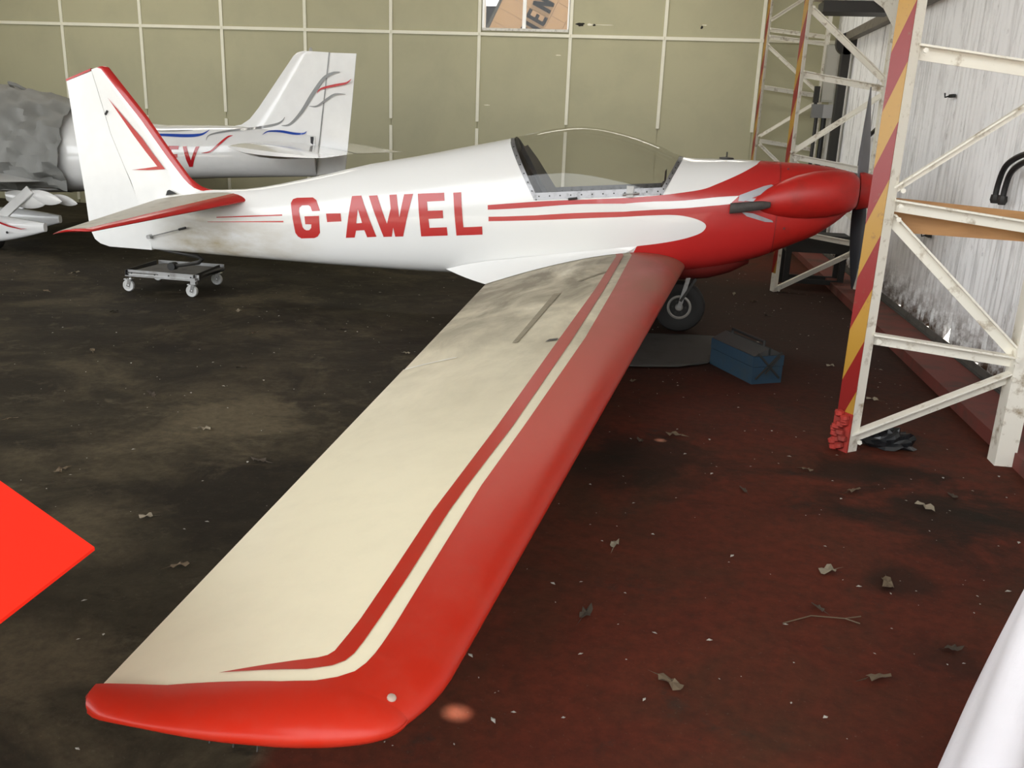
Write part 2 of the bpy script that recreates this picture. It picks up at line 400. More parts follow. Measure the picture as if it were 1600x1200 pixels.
    L.new(col, P.inputs['Base Color']); P.inputs['Roughness'].default_value = 0.8; P.inputs['Specular IOR Level'].default_value = 0.15
    L.new(bump(nt, mid, 0.25, 0.02), P.inputs['Normal']); return m
def stained(name, col, stain, sc, lo, hi, stretch=(1, 1, 1), rough=0.7, amt=1.0):
    m, nt, N, L, P = new_mat(name); P.inputs['Roughness'].default_value = rough; P.inputs['Specular IOR Level'].default_value = 0.3
    k = math_n(nt, 'MULTIPLY', ramp(nt, noise(nt, sc, 9, 0.66, coord(nt, 'Object', stretch), 0.3), lo, hi), amt)
    L.new(mix(nt, k, col, stain), P.inputs['Base Color']); return m
wall_olive = stained('olive_wall_board', (0.47, 0.45, 0.305), (0.405, 0.39, 0.27), 1.2, 0.45, 0.75, rough=0.5, amt=0.8)
batten_m = plain('cream_batten', (0.86, 0.84, 0.72), 0.5)
def corr_mat():
    m, nt, N, L, P = new_mat('whitewashed_corrugated'); P.inputs['Roughness'].default_value = 0.65
    c = coord(nt, 'Object', (1, 9, 0.7)); k = ramp(nt, noise(nt, 2.0, 9, 0.7, c, 0.4), 0.50, 0.68)
    a = mix(nt, math_n(nt, 'MULTIPLY', k, 0.8), (0.90, 0.895, 0.89), (0.45, 0.44, 0.43))
    k2 = ramp(nt, noise(nt, 5.0, 9, 0.75, coord(nt, 'Object', (1, 6, 0.9))), 0.60, 0.72)
    a = mix(nt, math_n(nt, 'MULTIPLY', k2, 0.75), a, (0.18, 0.16, 0.15))
    sx = N.new('ShaderNodeSeparateXYZ'); L.new(coord(nt), sx.inputs[0])
    mr = N.new('ShaderNodeMapRange'); L.new(sx.outputs[2], mr.inputs[0]); mr.inputs[1].default_value = 0.42; mr.inputs[2].default_value = 0.08
    k3 = math_n(nt, 'MULTIPLY', mr.outputs[0], ramp(nt, noise(nt, 9, 6, 0.7, coord(nt)), 0.40, 0.60))
    L.new(mix(nt, k3, a, (0.10, 0.055, 0.030)), P.inputs['Base Color']); return m
corr = corr_mat()
def stripe_mat():
    m, nt, N, L, P = new_mat('red_yellow_hazard_paint'); P.inputs['Roughness'].default_value = 0.28
    sx = N.new('ShaderNodeSeparateXYZ'); L.new(coord(nt), sx.inputs[0])
    s = math_n(nt, 'ADD', math_n(nt, 'MULTIPLY', sx.outputs[2], 2.13), math_n(nt, 'MULTIPLY', sx.outputs[1], 6.3))
    fr = math_n(nt, 'FRACT', math_n(nt, 'ADD', s, 20.965))
    k = math_n(nt, 'GREATER_THAN', fr, 0.5)
    a = mix(nt, k, (0.43, 0.235, 0.035), (0.25, 0.016, 0.014))
    a = mix(nt, math_n(nt, 'MULTIPLY', ramp(nt, noise(nt, 25, 6, 0.7, coord(nt)), 0.60, 0.72), 0.7), a, (0.2, 0.10, 0.05))
    L.new(a, P.inputs['Base Color']); return m
hazard = stripe_mat()
kerb_m = stained('red_kerb_paint', (0.17, 0.045, 0.035), (0.07, 0.045, 0.035), 4, 0.45, 0.7)
grimy = plain('grimy_metal', (0.10, 0.095, 0.085), 0.7, dirt=(0.03, 0.025, 0.02), dscale=10)
wood = None
def wood_mat(name, a, b, sc=(1, 12, 12)):
    m, nt, N, L, P = new_mat(name); P.inputs['Roughness'].default_value = 0.6
    k = ramp(nt, noise(nt, 3.0, 8, 0.6, coord(nt, 'Object', sc), 0.6), 0.35, 0.7)
    L.new(mix(nt, k, a, b), P.inputs['Base Color']); return m
ply = wood_mat('plywood', (0.50, 0.27, 0.11), (0.36, 0.18, 0.07), (1, 6, 6))

# ================= the building =================
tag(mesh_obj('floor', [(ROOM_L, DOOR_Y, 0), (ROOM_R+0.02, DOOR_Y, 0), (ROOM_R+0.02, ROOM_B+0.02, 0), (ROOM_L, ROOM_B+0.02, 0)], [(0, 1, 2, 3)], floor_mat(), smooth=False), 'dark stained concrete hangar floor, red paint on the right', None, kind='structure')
ground_m = stained('pale_concrete_apron', (0.34, 0.32, 0.29), (0.26, 0.25, 0.22), 1.0, 0.4, 0.7)
G = MB()
G.add([(-40, -60, -0.02), (40, -60, -0.02), (40, DOOR_Y, -0.02), (-40, DOOR_Y, -0.02)], [(0, 1, 2, 3)])
G.add([(ROOM_R+0.05, DOOR_Y, -0.02), (40, DOOR_Y, -0.02), (40, 40, -0.02), (ROOM_R+0.05, 40, -0.02)], [(0, 1, 2, 3)])
G.add([(-40, ROOM_B+0.1, -0.02), (ROOM_R+0.05, ROOM_B+0.1, -0.02), (ROOM_R+0.05, 40, -0.02), (-40, 40, -0.02)], [(0, 1, 2, 3)])
tag(G.build('ground', ground_m), 'pale concrete apron outside the hangar', None, kind='structure')

# back wall: boards between cream battens
PX = [0.712+1.2195*(i-4) for i in range(-3, 10)]       # batten lines
RAILZ, TOPZ = 2.52, 4.3
wb = thing('wall_back', 'olive boarded back wall with cream battens', None); wb['kind'] = 'structure'
core = MB()
WIN = (PX[8]+0.035, PX[9]-0.03, RAILZ+0.055, 3.5)      # window opening
for lo, hi in (((ROOM_L, ROOM_B+0.012, 0), (WIN[0], ROOM_B+0.1, TOPZ+1.6)), ((WIN[1], ROOM_B+0.012, 0), (ROOM_R+0.1, ROOM_B+0.1, TOPZ+1.6)),
               ((WIN[0], ROOM_B+0.012, 0), (WIN[1], ROOM_B+0.1, WIN[2])), ((WIN[0], ROOM_B+0.012, WIN[3]), (WIN[1], ROOM_B+0.1, TOPZ+1.6))):
    core.box(lo, hi)
core.build('backing', wall_olive, wb)
edges = [ROOM_L]+PX+[ROOM_R]
for i in range(len(edges)-1):
    a, b = edges[i]+0.004, edges[i+1]-0.004
    dy = random.Random(i).uniform(-0.003, 0.003)
    MB().box((a, ROOM_B+dy, 0.0), (b, ROOM_B+0.013, RAILZ-0.004)).build('board', wall_olive, wb)
    if abs(edges[i]-PX[8]) > 0.01:
        MB().box((a, ROOM_B-dy, RAILZ+0.004), (b, ROOM_B+0.013, TOPZ+1.5)).build('board', wall_olive, wb)
    else:
        MB().box((a, ROOM_B, WIN[3]), (b, ROOM_B+0.013, TOPZ+1.5)).build('board', wall_olive, wb)
for i, x in enumerate(PX):
    wd = 0.021
    MB().box((x-wd, ROOM_B-0.018, RAILZ+0.018), (x+wd, ROOM_B-0.003, TOPZ+1.45)).build('batten', batten_m, wb)
    MB().box((x-wd, ROOM_B-0.018, 1.40), (x+wd, ROOM_B-0.003, RAILZ-0.018)).build('batten', batten_m, wb)
    if i < 10: MB().box((x-wd, ROOM_B-0.018, 0.05), (x+wd, ROOM_B-0.003, 1.31)).build('batten', batten_m, wb)
for a, b in zip(edges, edges[1:]):
    MB().box((a+0.002, ROOM_B-0.020, RAILZ-0.020), (b-0.002, ROOM_B-0.003, RAILZ+0.020)).build('batten', batten_m, wb)
tear_m = plain('torn_board_core', (0.02, 0.018, 0.015), 0.9)
def scuff(x, z, w, h, mat, seed):
    rr = random.Random(seed); n = 14; P = []
    for k in range(n):
        a = 2*math.pi*k/n; q = rr.uniform(0.55, 1.0)
        P.append((x+w*q*math.cos(a), z+h*q*math.sin(a)))
    return mesh_obj('tear', [(p, ROOM_B-0.0045, q) for p, q in P]+[(p, ROOM_B-0.001, q) for p, q in P], [tuple(range(n))]+[(k, (k+1) % n, n+(k+1) % n, n+k) for k in range(n)], mat, wb, False)
scuff(3.27, 2.665, 0.075, 0.028, tear_m, 1); scuff(3.40, 2.665, 0.05, 0.018, batten_m, 2); scuff(3.45, 2.662, 0.03, 0.016, tear_m, 3)
scuff(3.60, 2.665, 0.16, 0.006, batten_m, 4); scuff(4.83, 2.66, 0.02, 0.022, tear_m, 5); scuff(4.86, 2.69, 0.035, 0.008, batten_m, 6)
scuff(3.0, 2.28, 0.05, 0.008, batten_m, 7); scuff(2.06, 1.62, 0.05, 0.008, batten_m, 8)

# window in the back wall, with the sign in the next bay behind it
wn = thing('window_1', 'small high window in the back wall with a white glazing bar', None); wn['kind'] = 'structure'
f = MB()
for lo, hi in (((WIN[0], ROOM_B-0.01, WIN[2]), (WIN[0]+0.03, ROOM_B+0.09, WIN[3])), ((WIN[1]-0.02, ROOM_B-0.01, WIN[2]), (WIN[1], ROOM_B+0.09, WIN[3])),
               ((WIN[0], ROOM_B-0.01, WIN[3]-0.03), (WIN[1], ROOM_B+0.09, WIN[3]))): f.box(lo, hi)
chalk = plain('flaking_white_paint', (0.75, 0.74, 0.70), 0.8, dirt=(0.35, 0.33, 0.30), dscale=30)
f.build('frame', white_paint, wn)
MB().box((WIN[0], ROOM_B-0.02, WIN[2]-0.012), (WIN[1], ROOM_B+0.09, WIN[2]+0.022)).build('sill', chalk, wn)
MB().box((2.50, ROOM_B+0.02, WIN[2]+0.02), (2.545, ROOM_B+0.06, WIN[3])).build('glazing_bar', white_paint, wn)
pane_m = glass_mat('window_glass', 0.97, 0.012)
for a, b in ((WIN[0]+0.03, 2.50), (2.545, WIN[1]-0.02)):
    MB().box((a, ROOM_B+0.038, WIN[2]+0.02), (b, ROOM_B+0.042, WIN[3]-0.03)).build('pane', pane_m, wn)
sg = thing('painted_sign', 'tan boarded sign with rotated black capitals seen through the high window', 'sign', (2.43, 6.42, 2.75))
tan_m = wood_mat('tan_sign_board', (0.30, 0.185, 0.10), (0.26, 0.155, 0.082), (4, 1, 4))
# boards tilt with the sign: local axis U runs along the lettering (steeply up to the right), V across it
ang = R(64); U = Vector((math.cos(ang), 0, math.sin(ang))); Vv = Vector((math.sin(ang), 0, -math.cos(ang)))
def sp(u, v, y=0.0): q = U*u+Vv*v; return (q.x, y, q.z)
def sboard(u0, u1, v0, v1):
    vs = [sp(*p, y) for y in (0, 0.02) for p in ((u0, v0), (u1, v0), (u1, v1), (u0, v1))]
    mesh_obj('board', vs, [(0, 1, 2, 3), (7, 6, 5, 4), (0, 1, 5, 4), (1, 2, 6, 5), (2, 3, 7, 6), (3, 0, 4, 7)], tan_m, sg, False)
for iu in range(-3, 5):
    sboard(iu*0.19+0.002, (iu+1)*0.19-0.002, -0.40, 0.298); sboard(iu*0.19+0.05, (iu+1)*0.19+0.046, 0.302, 0.52); sboard(iu*0.19+0.05, (iu+1)*0.19+0.046, 0.524, 0.9)
mesh_obj('backing', [sp(*p, y) for y in (0.012, 0.03) for p in ((-0.55, -0.40), (0.90, -0.40), (0.90, 0.88), (-0.55, 0.88))], [(0, 1, 2, 3), (7, 6, 5, 4), (0, 1, 5, 4), (1, 2, 6, 5), (2, 3, 7, 6), (3, 0, 4, 7)], plain('sign_backing', (0.12, 0.07, 0.04), 0.8), sg, False)
ink = plain('black_sign_ink', (0.006, 0.005, 0.005), 0.9, spec=0.05)
def sletter(u, strokes):
    m = MB()
    for (a, b, c, d2) in strokes:               # stroke from (u,v) to (u,v)
        p, q = Vector(sp(u+a, b, -0.004)), Vector(sp(u+c, d2, -0.004))
        m.prof(p, q, [(-0.024, -0.002), (0.024, -0.002), (0.024, 0.002), (-0.024, 0.002)], (0, 1, 0))
    m.build('letter', ink, sg)
# letters read along U; v=0 top .. v=.28 bottom of the capitals
sletter(-0.22, [(0, 0, 0.04, 0.27), (0.04, 0.27, 0.075, 0.05), (0.075, 0.05, 0.11, 0.27), (0.11, 0.27, 0.15, 0)])
sletter(0.0, [(0, 0, 0, 0.27)])
sletter(0.09, [(0, 0, 0, 0.27), (0.0, 0.015, 0.095, 0.015), (0.0, 0.135, 0.08, 0.135), (0.0, 0.255, 0.095, 0.255)])
sletter(0.27, [(0, 0.27, 0, 0), (0, 0.0, 0.10, 0.27), (0.10, 0.27, 0.10, 0)])
mesh_obj('frame_edge', [sp(*p, y) for y in (-0.01, 0.03) for p in ((-0.6, -0.44), (0.95, -0.44), (0.95, -0.40), (-0.6, -0.40))], [(0, 1, 2, 3), (7, 6, 5, 4), (0, 1, 5, 4), (1, 2, 6, 5), (2, 3, 7, 6), (3, 0, 4, 7)], dark_metal, sg, False)
dk = MB(); dk.box((1.55, 6.75, 0.0), (2.6, 6.8, 2.98)); dk.box((1.35, 6.75, 0), (1.56, 6.8, 2.7))
tag(dk.build('dark_screen', plain('dark_screen_paint', (0.004, 0.004, 0.005), 0.9, spec=0.05)), 'dark upright screen behind the tan sign beyond the window', 'screen')

# right wall: whitewashed corrugated sheets, eaten away along the foot
wr = thing('wall_right', 'whitewashed corrugated metal wall, rusty along the foot', None); wr['kind'] = 'structure'
rr = random.Random(5)
def foot(y):
    z = 0.045+0.012*math.sin(y*7)+0.01*math.sin(y*23+1)
    for c, wd, h in ((-0.16, 0.09, 0.15), (-1.50, 0.05, 0.07), (-2.25, 0.05, 0.06)):
        d = abs(y-c)/wd
        if d < 1: z += h*(1-d*d)*(0.8+0.3*math.sin(y*90))
    return z
SW = 0.9; y0 = DOOR_Y; k = 0
while y0 < ROOM_B:
    y1 = min(y0+SW, ROOM_B); n = max(2, int((y1-y0)/0.0095)); rows = []
    zs = [None, 0.35, 0.9, 1.8, 3.6]
    for zi in zs:
        rows.append([(ROOM_R-0.012*math.cos(2*math.pi*(lerp(y0, y1, i/n))/0.076)+(0.004 if k % 2 else 0), lerp(y0, y1+0.04, i/n), foot(lerp(y0, y1, i/n)) if zi is None else zi) for i in range(n+1)])
    v, fc = grid(rows); mesh_obj('sheet', v, fc, corr, wr); y0 = y1; k += 1
tag(MB().box((6.13, DOOR_Y, 0.0), (6.40, ROOM_B-0.03, 0.07)).build('trim_1', kerb_m), 'low red painted kerb along the corrugated wall', None, kind='structure')
tr = MB(); tr.box((6.41, DOOR_Y, 0.0), (6.495, ROOM_B-0.03, 0.075)); tr.angle((6.44, DOOR_Y, 0.10), (6.44, ROOM_B-0.03, 0.10), 0.045)
tag(tr.build('trim_2', grimy), 'rusty angle rail along the foot of the corrugated wall', None, kind='structure')
# left wall and gabled roof (with a few nail holes that let sun spots through)
lw = MB(); lw.box((ROOM_L-0.1, DOOR_Y, 3.75), (ROOM_L, ROOM_B+0.1, 3.95))
lw.box((ROOM_L-0.1, DOOR_Y, 0), (ROOM_L, DOOR_Y+0.15, 3.75)); lw.box((ROOM_L-0.1, -1.5, 0), (ROOM_L, ROOM_B+0.1, 3.75))
tag(lw.build('wall_left', wall_olive), 'olive left wall of the hangar with a wide side door', None, kind='structure')
RX, RZ0, RZ1 = -0.5, 3.55, 5.4
roof_m = stained('dull_roof_sheet', (0.33, 0.31, 0.27), (0.22, 0.20, 0.17), 2.0, 0.4, 0.7)
def roof_z(x): return lerp(RZ1, RZ0, (x-RX)/(ROOM_R+0.1-RX)) if x > RX else lerp(RZ1, 3.85, (RX-x)/(RX-ROOM_L+0.1))
holes = []
for (x, y, r) in ((4.074, -4.724, 0.026), (4.564, -2.576, 0.016)):
    s = 3.0
    for _ in range(30): s = roof_z(x+SUN.x*s)/SUN.z
    holes.append([(x+SUN.x*s+r*math.cos(a*math.pi/6), y+SUN.y*s+r*math.sin(a*math.pi/6)) for a in range(12)])
v2, ff = tri_fill([[(RX, DOOR_Y), (ROOM_R+0.1, DOOR_Y), (ROOM_R+0.1, ROOM_B+0.1), (RX, ROOM_B+0.1)]]+holes, 30, False)
vv = [(x, y, roof_z(x)) for x, y in v2]; n0 = len(vv)
vv += [(ROOM_L-0.1, DOOR_Y, 3.85), (RX, DOOR_Y, RZ1), (RX, ROOM_B+0.1, RZ1), (ROOM_L-0.1, ROOM_B+0.1, 3.85)]
tag(mesh_obj('ceiling', vv, ff+[(n0, n0+1, n0+2, n0+3)], roof_m, smooth=False), 'dull sheet roof of the hangar', None, kind='structure')

# added emissive panels under the roof, out of view, to brighten wall and wing
fill_m, nt_, N_, L_n, P_ = new_mat('fill_panel_glow'); P_.inputs['Base Color'].default_value = (0.8, 0.8, 0.78, 1); P_.inputs['Emission Color'].default_value = (1.0, 0.95, 0.84, 1); P_.inputs['Emission Strength'].default_value = 2.6
def fill_panel(x0, x1, y0, y1, n):
    m = MB()
    for t in (0.03, 0.012): m.add([(x0, y0, roof_z(x0)-t), (x1, y0, roof_z(x1)-t), (x1, y1, roof_z(x1)-t), (x0, y1, roof_z(x0)-t)], [(3, 2, 1, 0)])
    return tag(m.build('window_%d' % n, fill_m), 'long glowing panel added under the roof to brighten the hangar', None, kind='structure')
fill_panel(2.0, 5.4, 3.2, 4.1, 2); fill_panel(-5.0, -1.2, 3.2, 4.0, 3)
# added unseen block across the apron, put there to hide the lowest sky
ob = MB(); ob.box((-32, -36, 0), (34, -30, 3.4)); ob.add([(-32, -36, 3.4), (34, -36, 3.4), (34, -33, 4.4), (-32, -33, 4.4), (-32, -30, 3.4), (34, -30, 3.4)], [(0, 1, 2, 3), (3, 2, 5, 4), (0, 3, 4), (1, 5, 2)])
tag(ob.build('sky_blocker', stained('blocker_dark_green', (0.06, 0.075, 0.05), (0.04, 0.05, 0.035), 0.6, 0.4, 0.6)), 'dark block added across the apron outside to hide the low sky', None, kind='structure')

# ================= lattice towers =================
def node(m, x, y, z, s=0.03): m.lathe((x, y-0.012, z), (0, 1, 0), [(-0.012, s*0.5), (0.0, s*0.5)], 6)
def tower(label, y, xi, xo, wi, wo, braces, top=3.5, depth=0.10, hfoot=None, dbl=False):
    t = thing('lattice_tower', label, 'tower', ((xi+xo)/2, y, 0), 0, 'lattice towers along the corrugated wall')
    ox = (xi+xo)/2
    c = MB(); x0, x1 = xi-ox, xi-ox+wi
    xm = lerp(x0, x1, 0.54 if hfoot else 0.40)
    def plate(m, a, b_, z0, z1, th=0.009):
        a, b_ = Vector(a), Vector(b_); d = (b_-a).normalized(); nn = Vector((-d.y, d.x))*th
        q = [a, b_, b_+nn, a+nn]; m.add([(p.x, p.y, z) for z in (z0, z1) for p in q], [(3, 2, 1, 0), (4, 5, 6, 7), (0, 1, 5, 4), (1, 2, 6, 5), (2, 3, 7, 6), (3, 0, 4, 7)])
    plate(c, (x0, 0.055), (xm, -0.012), 0, top); plate(c, (xm, -0.012), (x1, 0.022), 0, top)
    ch = c.build('chord', tower_w, t)
    st = MB(); plate(st, (x0-0.003, 0.053), (xm-0.003, -0.0145), 0.17, top, 0.003); st.build('hazard_stripes', hazard, ch)['label'] = 'red and yellow diagonal warning stripes'
    x0g = x0
    c = MB(); x0, x1 = xo-ox, xo-ox+wo
    c.box((x0, -0.012, 0.0), (x1, 0.0, top)); c.box((x1-0.012, 0.0, 0.0), (x1, depth*1.3, top)); c.box((x0, 0, 0.0), (x0+0.01, depth*0.8, top)); c.build('chord', tower_w, t)
    for (xa, za, xb, zb, wd) in braces:
        m = MB(); p0, p1 = Vector((xa-ox, 0.022, za)), Vector((xb-ox, 0.022, zb))
        m.angle(p0, p1, wd, 0.008, (0, -1, 0)); m.build('brace', tower_w, t)
    if hfoot:
        m = MB(); rr = random.Random(3)
        for k in range(14):
            z = 0.016+k*0.0125; q = rr.uniform(0, 1)
            m.lathe((lerp(x0g-0.014, x0g+0.030, q)+rr.uniform(-0.008, 0.004), lerp(0.045, 0.0, q)-0.02, z), (rr.uniform(-0.3, 0.3), 0.2, 1), [(-0.016, 0.008), (-0.009, 0.020), (0.009, 0.022), (0.016, 0.010)], 9)
        plate(m, (x0g-0.014, 0.052), (x0g+0.046, -0.022), 0.0, 0.185, 0.010)
        m.build('foot_guard', plain('red_flaking_guard', (0.42, 0.03, 0.02), 0.7, dirt=(0.2, 0.04, 0.03), bumps=0.6), t, True)
    g = MB()
    for (xa, za, xb, zb, wd) in braces:
        for xx, zz, s in ((xa, za, 1), (xb, zb, -1)): node(g, xx-ox+0.02*s, -0.012, zz, 0.022)
    g.build('bolt_heads', tower_w, t)['kind'] = 'stuff'
    return t
tower('nearest lattice tower, red and yellow stripes down to a flaking red foot', -2.5, 5.365, 6.055, 0.10, 0.085,
      [(5.455, 1.745, 6.10, 1.665, 0.058), (5.455, 1.19, 6.10, 1.69, 0.030), (5.455, 1.125, 6.10, 1.052, 0.052), (5.455, 1.07, 6.075, 0.50, 0.048),
       (5.455, 0.535, 6.075, 0.475, 0.055), (5.44, 0.06, 6.075, 0.41, 0.055), (5.455, 2.3, 6.1, 1.78, 0.045), (5.455, 2.35, 6.1, 2.29, 0.055)], hfoot=True)
tm = tower('second lattice tower, standing beyond the red nose', 1.8, 5.55, 6.275, 0.062, 0.095,
      [(5.60, 2.43, 6.28, 1.87, 0.05), (5.60, 1.90, 6.28, 1.80, 0.055), (6.28, 1.75, 5.60, 1.25, 0.045), (5.60, 1.21, 6.28, 1.11, 0.05),
       (5.60, 1.18, 6.28, 0.62, 0.045), (5.60, 0.56, 6.28, 0.465, 0.05), (5.60, 0.02, 6.28, 0.42, 0.05), (5.60, 2.62, 6.30, 2.58, 0.07)])
m = MB(); ox = (5.55+6.275)/2
m.add([(6.18-ox, -0.016, 2.43), (6.28-ox, -0.016, 2.28), (6.28-ox, -0.016, 2.55), (6.0-ox, -0.016, 2.55)], [(0, 1, 2, 3)]); m.box((5.62-ox, -0.01, 2.49), (6.28-ox, 0.12, 2.545)); m.build('gusset', tower_w, tm)
m = MB(); m.box((5.70-ox, 0.0, 2.40), (6.26-ox, 0.3, 2.488)); m.build('dark_beam', dark_metal, tm)
tower('farthest lattice tower, against the olive back wall', 5.55, 5.605, 6.33, 0.055, 0.05,
      [(5.64, 2.73, 6.33, 3.2, 0.04), (5.64, 2.63, 6.33, 2.56, 0.045), (5.64, 2.55, 6.33, 2.48, 0.045), (5.64, 2.45, 6.30, 1.93, 0.04), (5.66, 1.95, 6.33, 1.87, 0.05),
       (6.33, 1.80, 5.68, 1.36, 0.04), (5.68, 1.30, 6.33, 1.22, 0.05), (5.68, 1.26, 6.33, 0.72, 0.04), (5.68, 0.6, 6.33, 0.55, 0.05)], depth=0.08)

# fittings on and by the right wall
tag(MB().angle((6.43, DOOR_Y+0.05, 2.47), (6.43, 5.2, 2.47), 0.085, 0.012).build('wall_rail', plain('brown_rail_paint', (0.16, 0.14, 0.115), 0.6, dirt=(0.06, 0.05, 0.04))), 'long dark steel rail bolted high along the corrugated wall', 'rail')
bd = MB(); bd.add([(5.47, -2.365, 1.15), (5.56, -2.365, 1.145), (6.30, -2.365, 1.10), (6.30, -2.365, 0.985), (5.52, -2.365, 1.00)]+[(5.47, -2.35, 1.15), (5.56, -2.35, 1.145), (6.30, -2.35, 1.10), (6.30, -2.35, 0.985), (5.52, -2.35, 1.00)],
       [(4, 3, 2, 1, 0), (5, 6, 7, 8, 9), (0, 1, 6, 5), (1, 2, 7, 6), (2, 3, 8, 7), (3, 4, 9, 8), (4, 0, 5, 9)])
tag(bd.build('plywood_board', ply), 'long plywood board fixed across the nearest lattice tower', 'board')
def cable(pts, r, label, lugs=True):
    t = thing('cable', label, 'cable', pts[-1]); o = Vector(pts[-1]); P = []
    V = [Vector(p)-o for p in pts]
    for i in range(len(V)-1):
        p0, p1, p2, p3 = V[max(i-1, 0)], V[i], V[i+1], V[min(i+2, len(V)-1)]
        for q in range(8):
            s = q/8; P.append(0.5*((2*p1)+(-p0+p2)*s+(2*p0-5*p1+4*p2-p3)*s*s+(-p0+3*p1-3*p2+p3)*s**3))
    P.append(V[-1]); MB().tube(P, r, 8).build('sheath', black, t, True)
    if lugs: MB().tube([(0, 0, 0.05), (0, 0, 0.02), (0, 0, 0)], [r*1.5, r*1.7, r*1.2], 8).build('lug', dark_metal, t, True)
cable([(6.44, -1.30, 1.36), (6.44, -1.064, 1.335), (6.44, -0.86, 1.27), (6.44, -0.79, 1.16), (6.44, -0.783, 1.05)], 0.017, 'farther of two black cables curving down to the plywood board')
cable([(6.44, -1.40, 1.345), (6.44, -1.12, 1.30), (6.44, -0.96, 1.24), (6.44, -0.91, 1.15), (6.44, -0.904, 1.05)], 0.017, 'nearer of two black cables curving down to the plywood board')
cable([(6.44, 2.30, 1.62), (6.44, 2.33, 1.54), (6.44, 2.80, 1.425), (6.44, 3.08, 1.34), (6.44, 3.10, 1.08)], 0.02, 'black cable looping behind the propeller on the corrugated wall', False)
MBx = MB(); MBx.box((6.34, 5.30, 1.80), (6.47, 5.40, 2.44)); 
pc = thing('power_cabinet', 'tall pale grey switch cabinet in the far corner', 'cabinet', (6.40, 5.35, 1.79))
MB().box((-0.07, -0.05, 0.0), (0.07, 0.05, 0.66)).build('body', plain('pale_cabinet', (0.42, 0.41, 0.36), 0.5), pc)
MB().box((-0.06, -0.056, 0.02), (0.06, -0.05, 0.64)).build('door', plain('pale_cabinet_door', (0.46, 0.45, 0.40), 0.5), pc)
jb = thing('junction_box', 'small grey junction box below the tall switch cabinet', 'electrical box', (6.36, 5.30, 1.60))
MB().box((-0.125, -0.06, 0.0), (0.0, 0.06, 0.16)).build('body', plain('box_grey', (0.20, 0.20, 0.20), 0.5), jb); MB().box((0.0, -0.065, 0.0), (0.115, 0.06, 0.16)).build('cover', plain('box_light_grey', (0.36, 0.36, 0.36), 0.5), jb)
MB().tube([(-0.06, 0, 0.0), (-0.06, 0, -0.9)], 0.022, 8).build('conduit', dark_metal, jb, True); MB().tube([(0.03, 0, 0.0), (0.03, -0.01, -0.25), (0.03, 0, -0.9)], 0.03, 8).build('conduit', black, jb, True)
MB().box((-0.12, -0.03, 0.18), (-0.06, 0.05, 0.37)).build('isolator', dark_metal, jb); MB().tube([(-0.09, 0, 0.16), (-0.09, 0, 0.2)], 0.02, 8).build('gland', black, jb, True)
cp = thing('corner_post', 'black steel post in the far corner beside the corrugated wall', 'post', (6.42, 4.6, 0))
MB().bar((0, 0, 0), (0, 0, 2.44), 0.10, 0.10).build('shaft', dark_metal, cp); MB().lathe((0, 0, 2.40), (0, 1, 0), [(-0.05, 0.07), (-0.05, 0.12), (0.05, 0.12), (0.05, 0.07)], 18).build('pulley', dark_metal, cp, True)
sh = thing('wall_shelf', 'grimy low shelf on the corrugated wall behind the propeller', 'shelf', (6.40, 3.4, 1.0))
MB().box((-0.10, -0.55, 0), (0.10, 0.9, 0.03)).build('plank', grimy, sh); 
for yy in (-0.4, 0.7): MB().box((-0.09, yy, -0.12), (0.10, yy+0.02, 0.0)).build('bracket', grimy, sh)
clip_m = black
for y, z, lb in ((0.585, 1.707, 'small black clip high on the corrugated wall above the cables'), (0.586, 0.705, 'small black hook on the corrugated wall below the plywood board')):
    t = thing('wall_clip', lb, 'clip', (6.50, y, z))
    MB().box((-0.02, -0.045, -0.012), (0.004, 0.045, 0.012)).build('plate', black, t); MB().tube([(-0.02, 0.02, 0.0), (-0.05, 0.02, -0.01), (-0.055, 0.02, 0.02)], 0.006, 8).build('hook', black, t, True)

# black stool under the nose
sc_ = thing('stool', 'black wooden stool in the shadow under the nose', 'stool', (5.98, 2.15, 0))
blk = plain('black_stool_paint', (0.012, 0.011, 0.010), 0.6)
MB().box((-0.29, -0.02, 0.335), (0.28, 0.30, 0.50)).build('seat', blk, sc_)
for x, y in ((-0.28, 0), (0.22, 0), (-0.28, 0.26), (0.22, 0.26)):
    MB().bar((x+0.02, y, 0), (x+0.02, y, 0.34), 0.055, 0.04, (0, 1, 0)).build('leg', blk, sc_)
for y in (0, 0.26): MB().bar((-0.27, y, 0.06), (0.25, y, 0.06), 0.03, 0.045).build('stretcher', blk, sc_)

# ================= the red and white motor glider =================
AC = thing('motor_glider', 'red and white motor glider lettered G-AWEL, tail on a wheeled dolly', 'aircraft', (0, 0, 0), R(-2.0))
XB, XF = 3.634, 4.498
def zrail(x): return 0.902+(x-XB)*(0.981-0.902)/(XF-XB)
def col_x(u, z):
    sb = -max(0.0, z-0.902)/(1.297-0.902)*0.232; sf = max(0.0, z-0.981)/0.24*0.113
    if u < XB: return u+sb*max(0, 1-(XB-u)/0.75)
    if u > XF: return u+sf*max(0, 1-(u-XF)/0.6)
    return u+lerp(sb, sf, (u-XB)/(XF-XB))
N1, N2 = 16, 16
cols = [0.46, 0.6, 0.78, 0.95, 1.13, 1.33, 1.48, 1.63, 1.82, 2.0, 2.18, 2.35, 2.53, 2.7, 2.87, 3.03, 3.2, 3.36, 3.5]+[XB]+[lerp(XB, XF, k/14) for k in range(1, 14)]+[XF]+[4.6, 4.72, 4.86, 5.0, 5.12, 5.25]
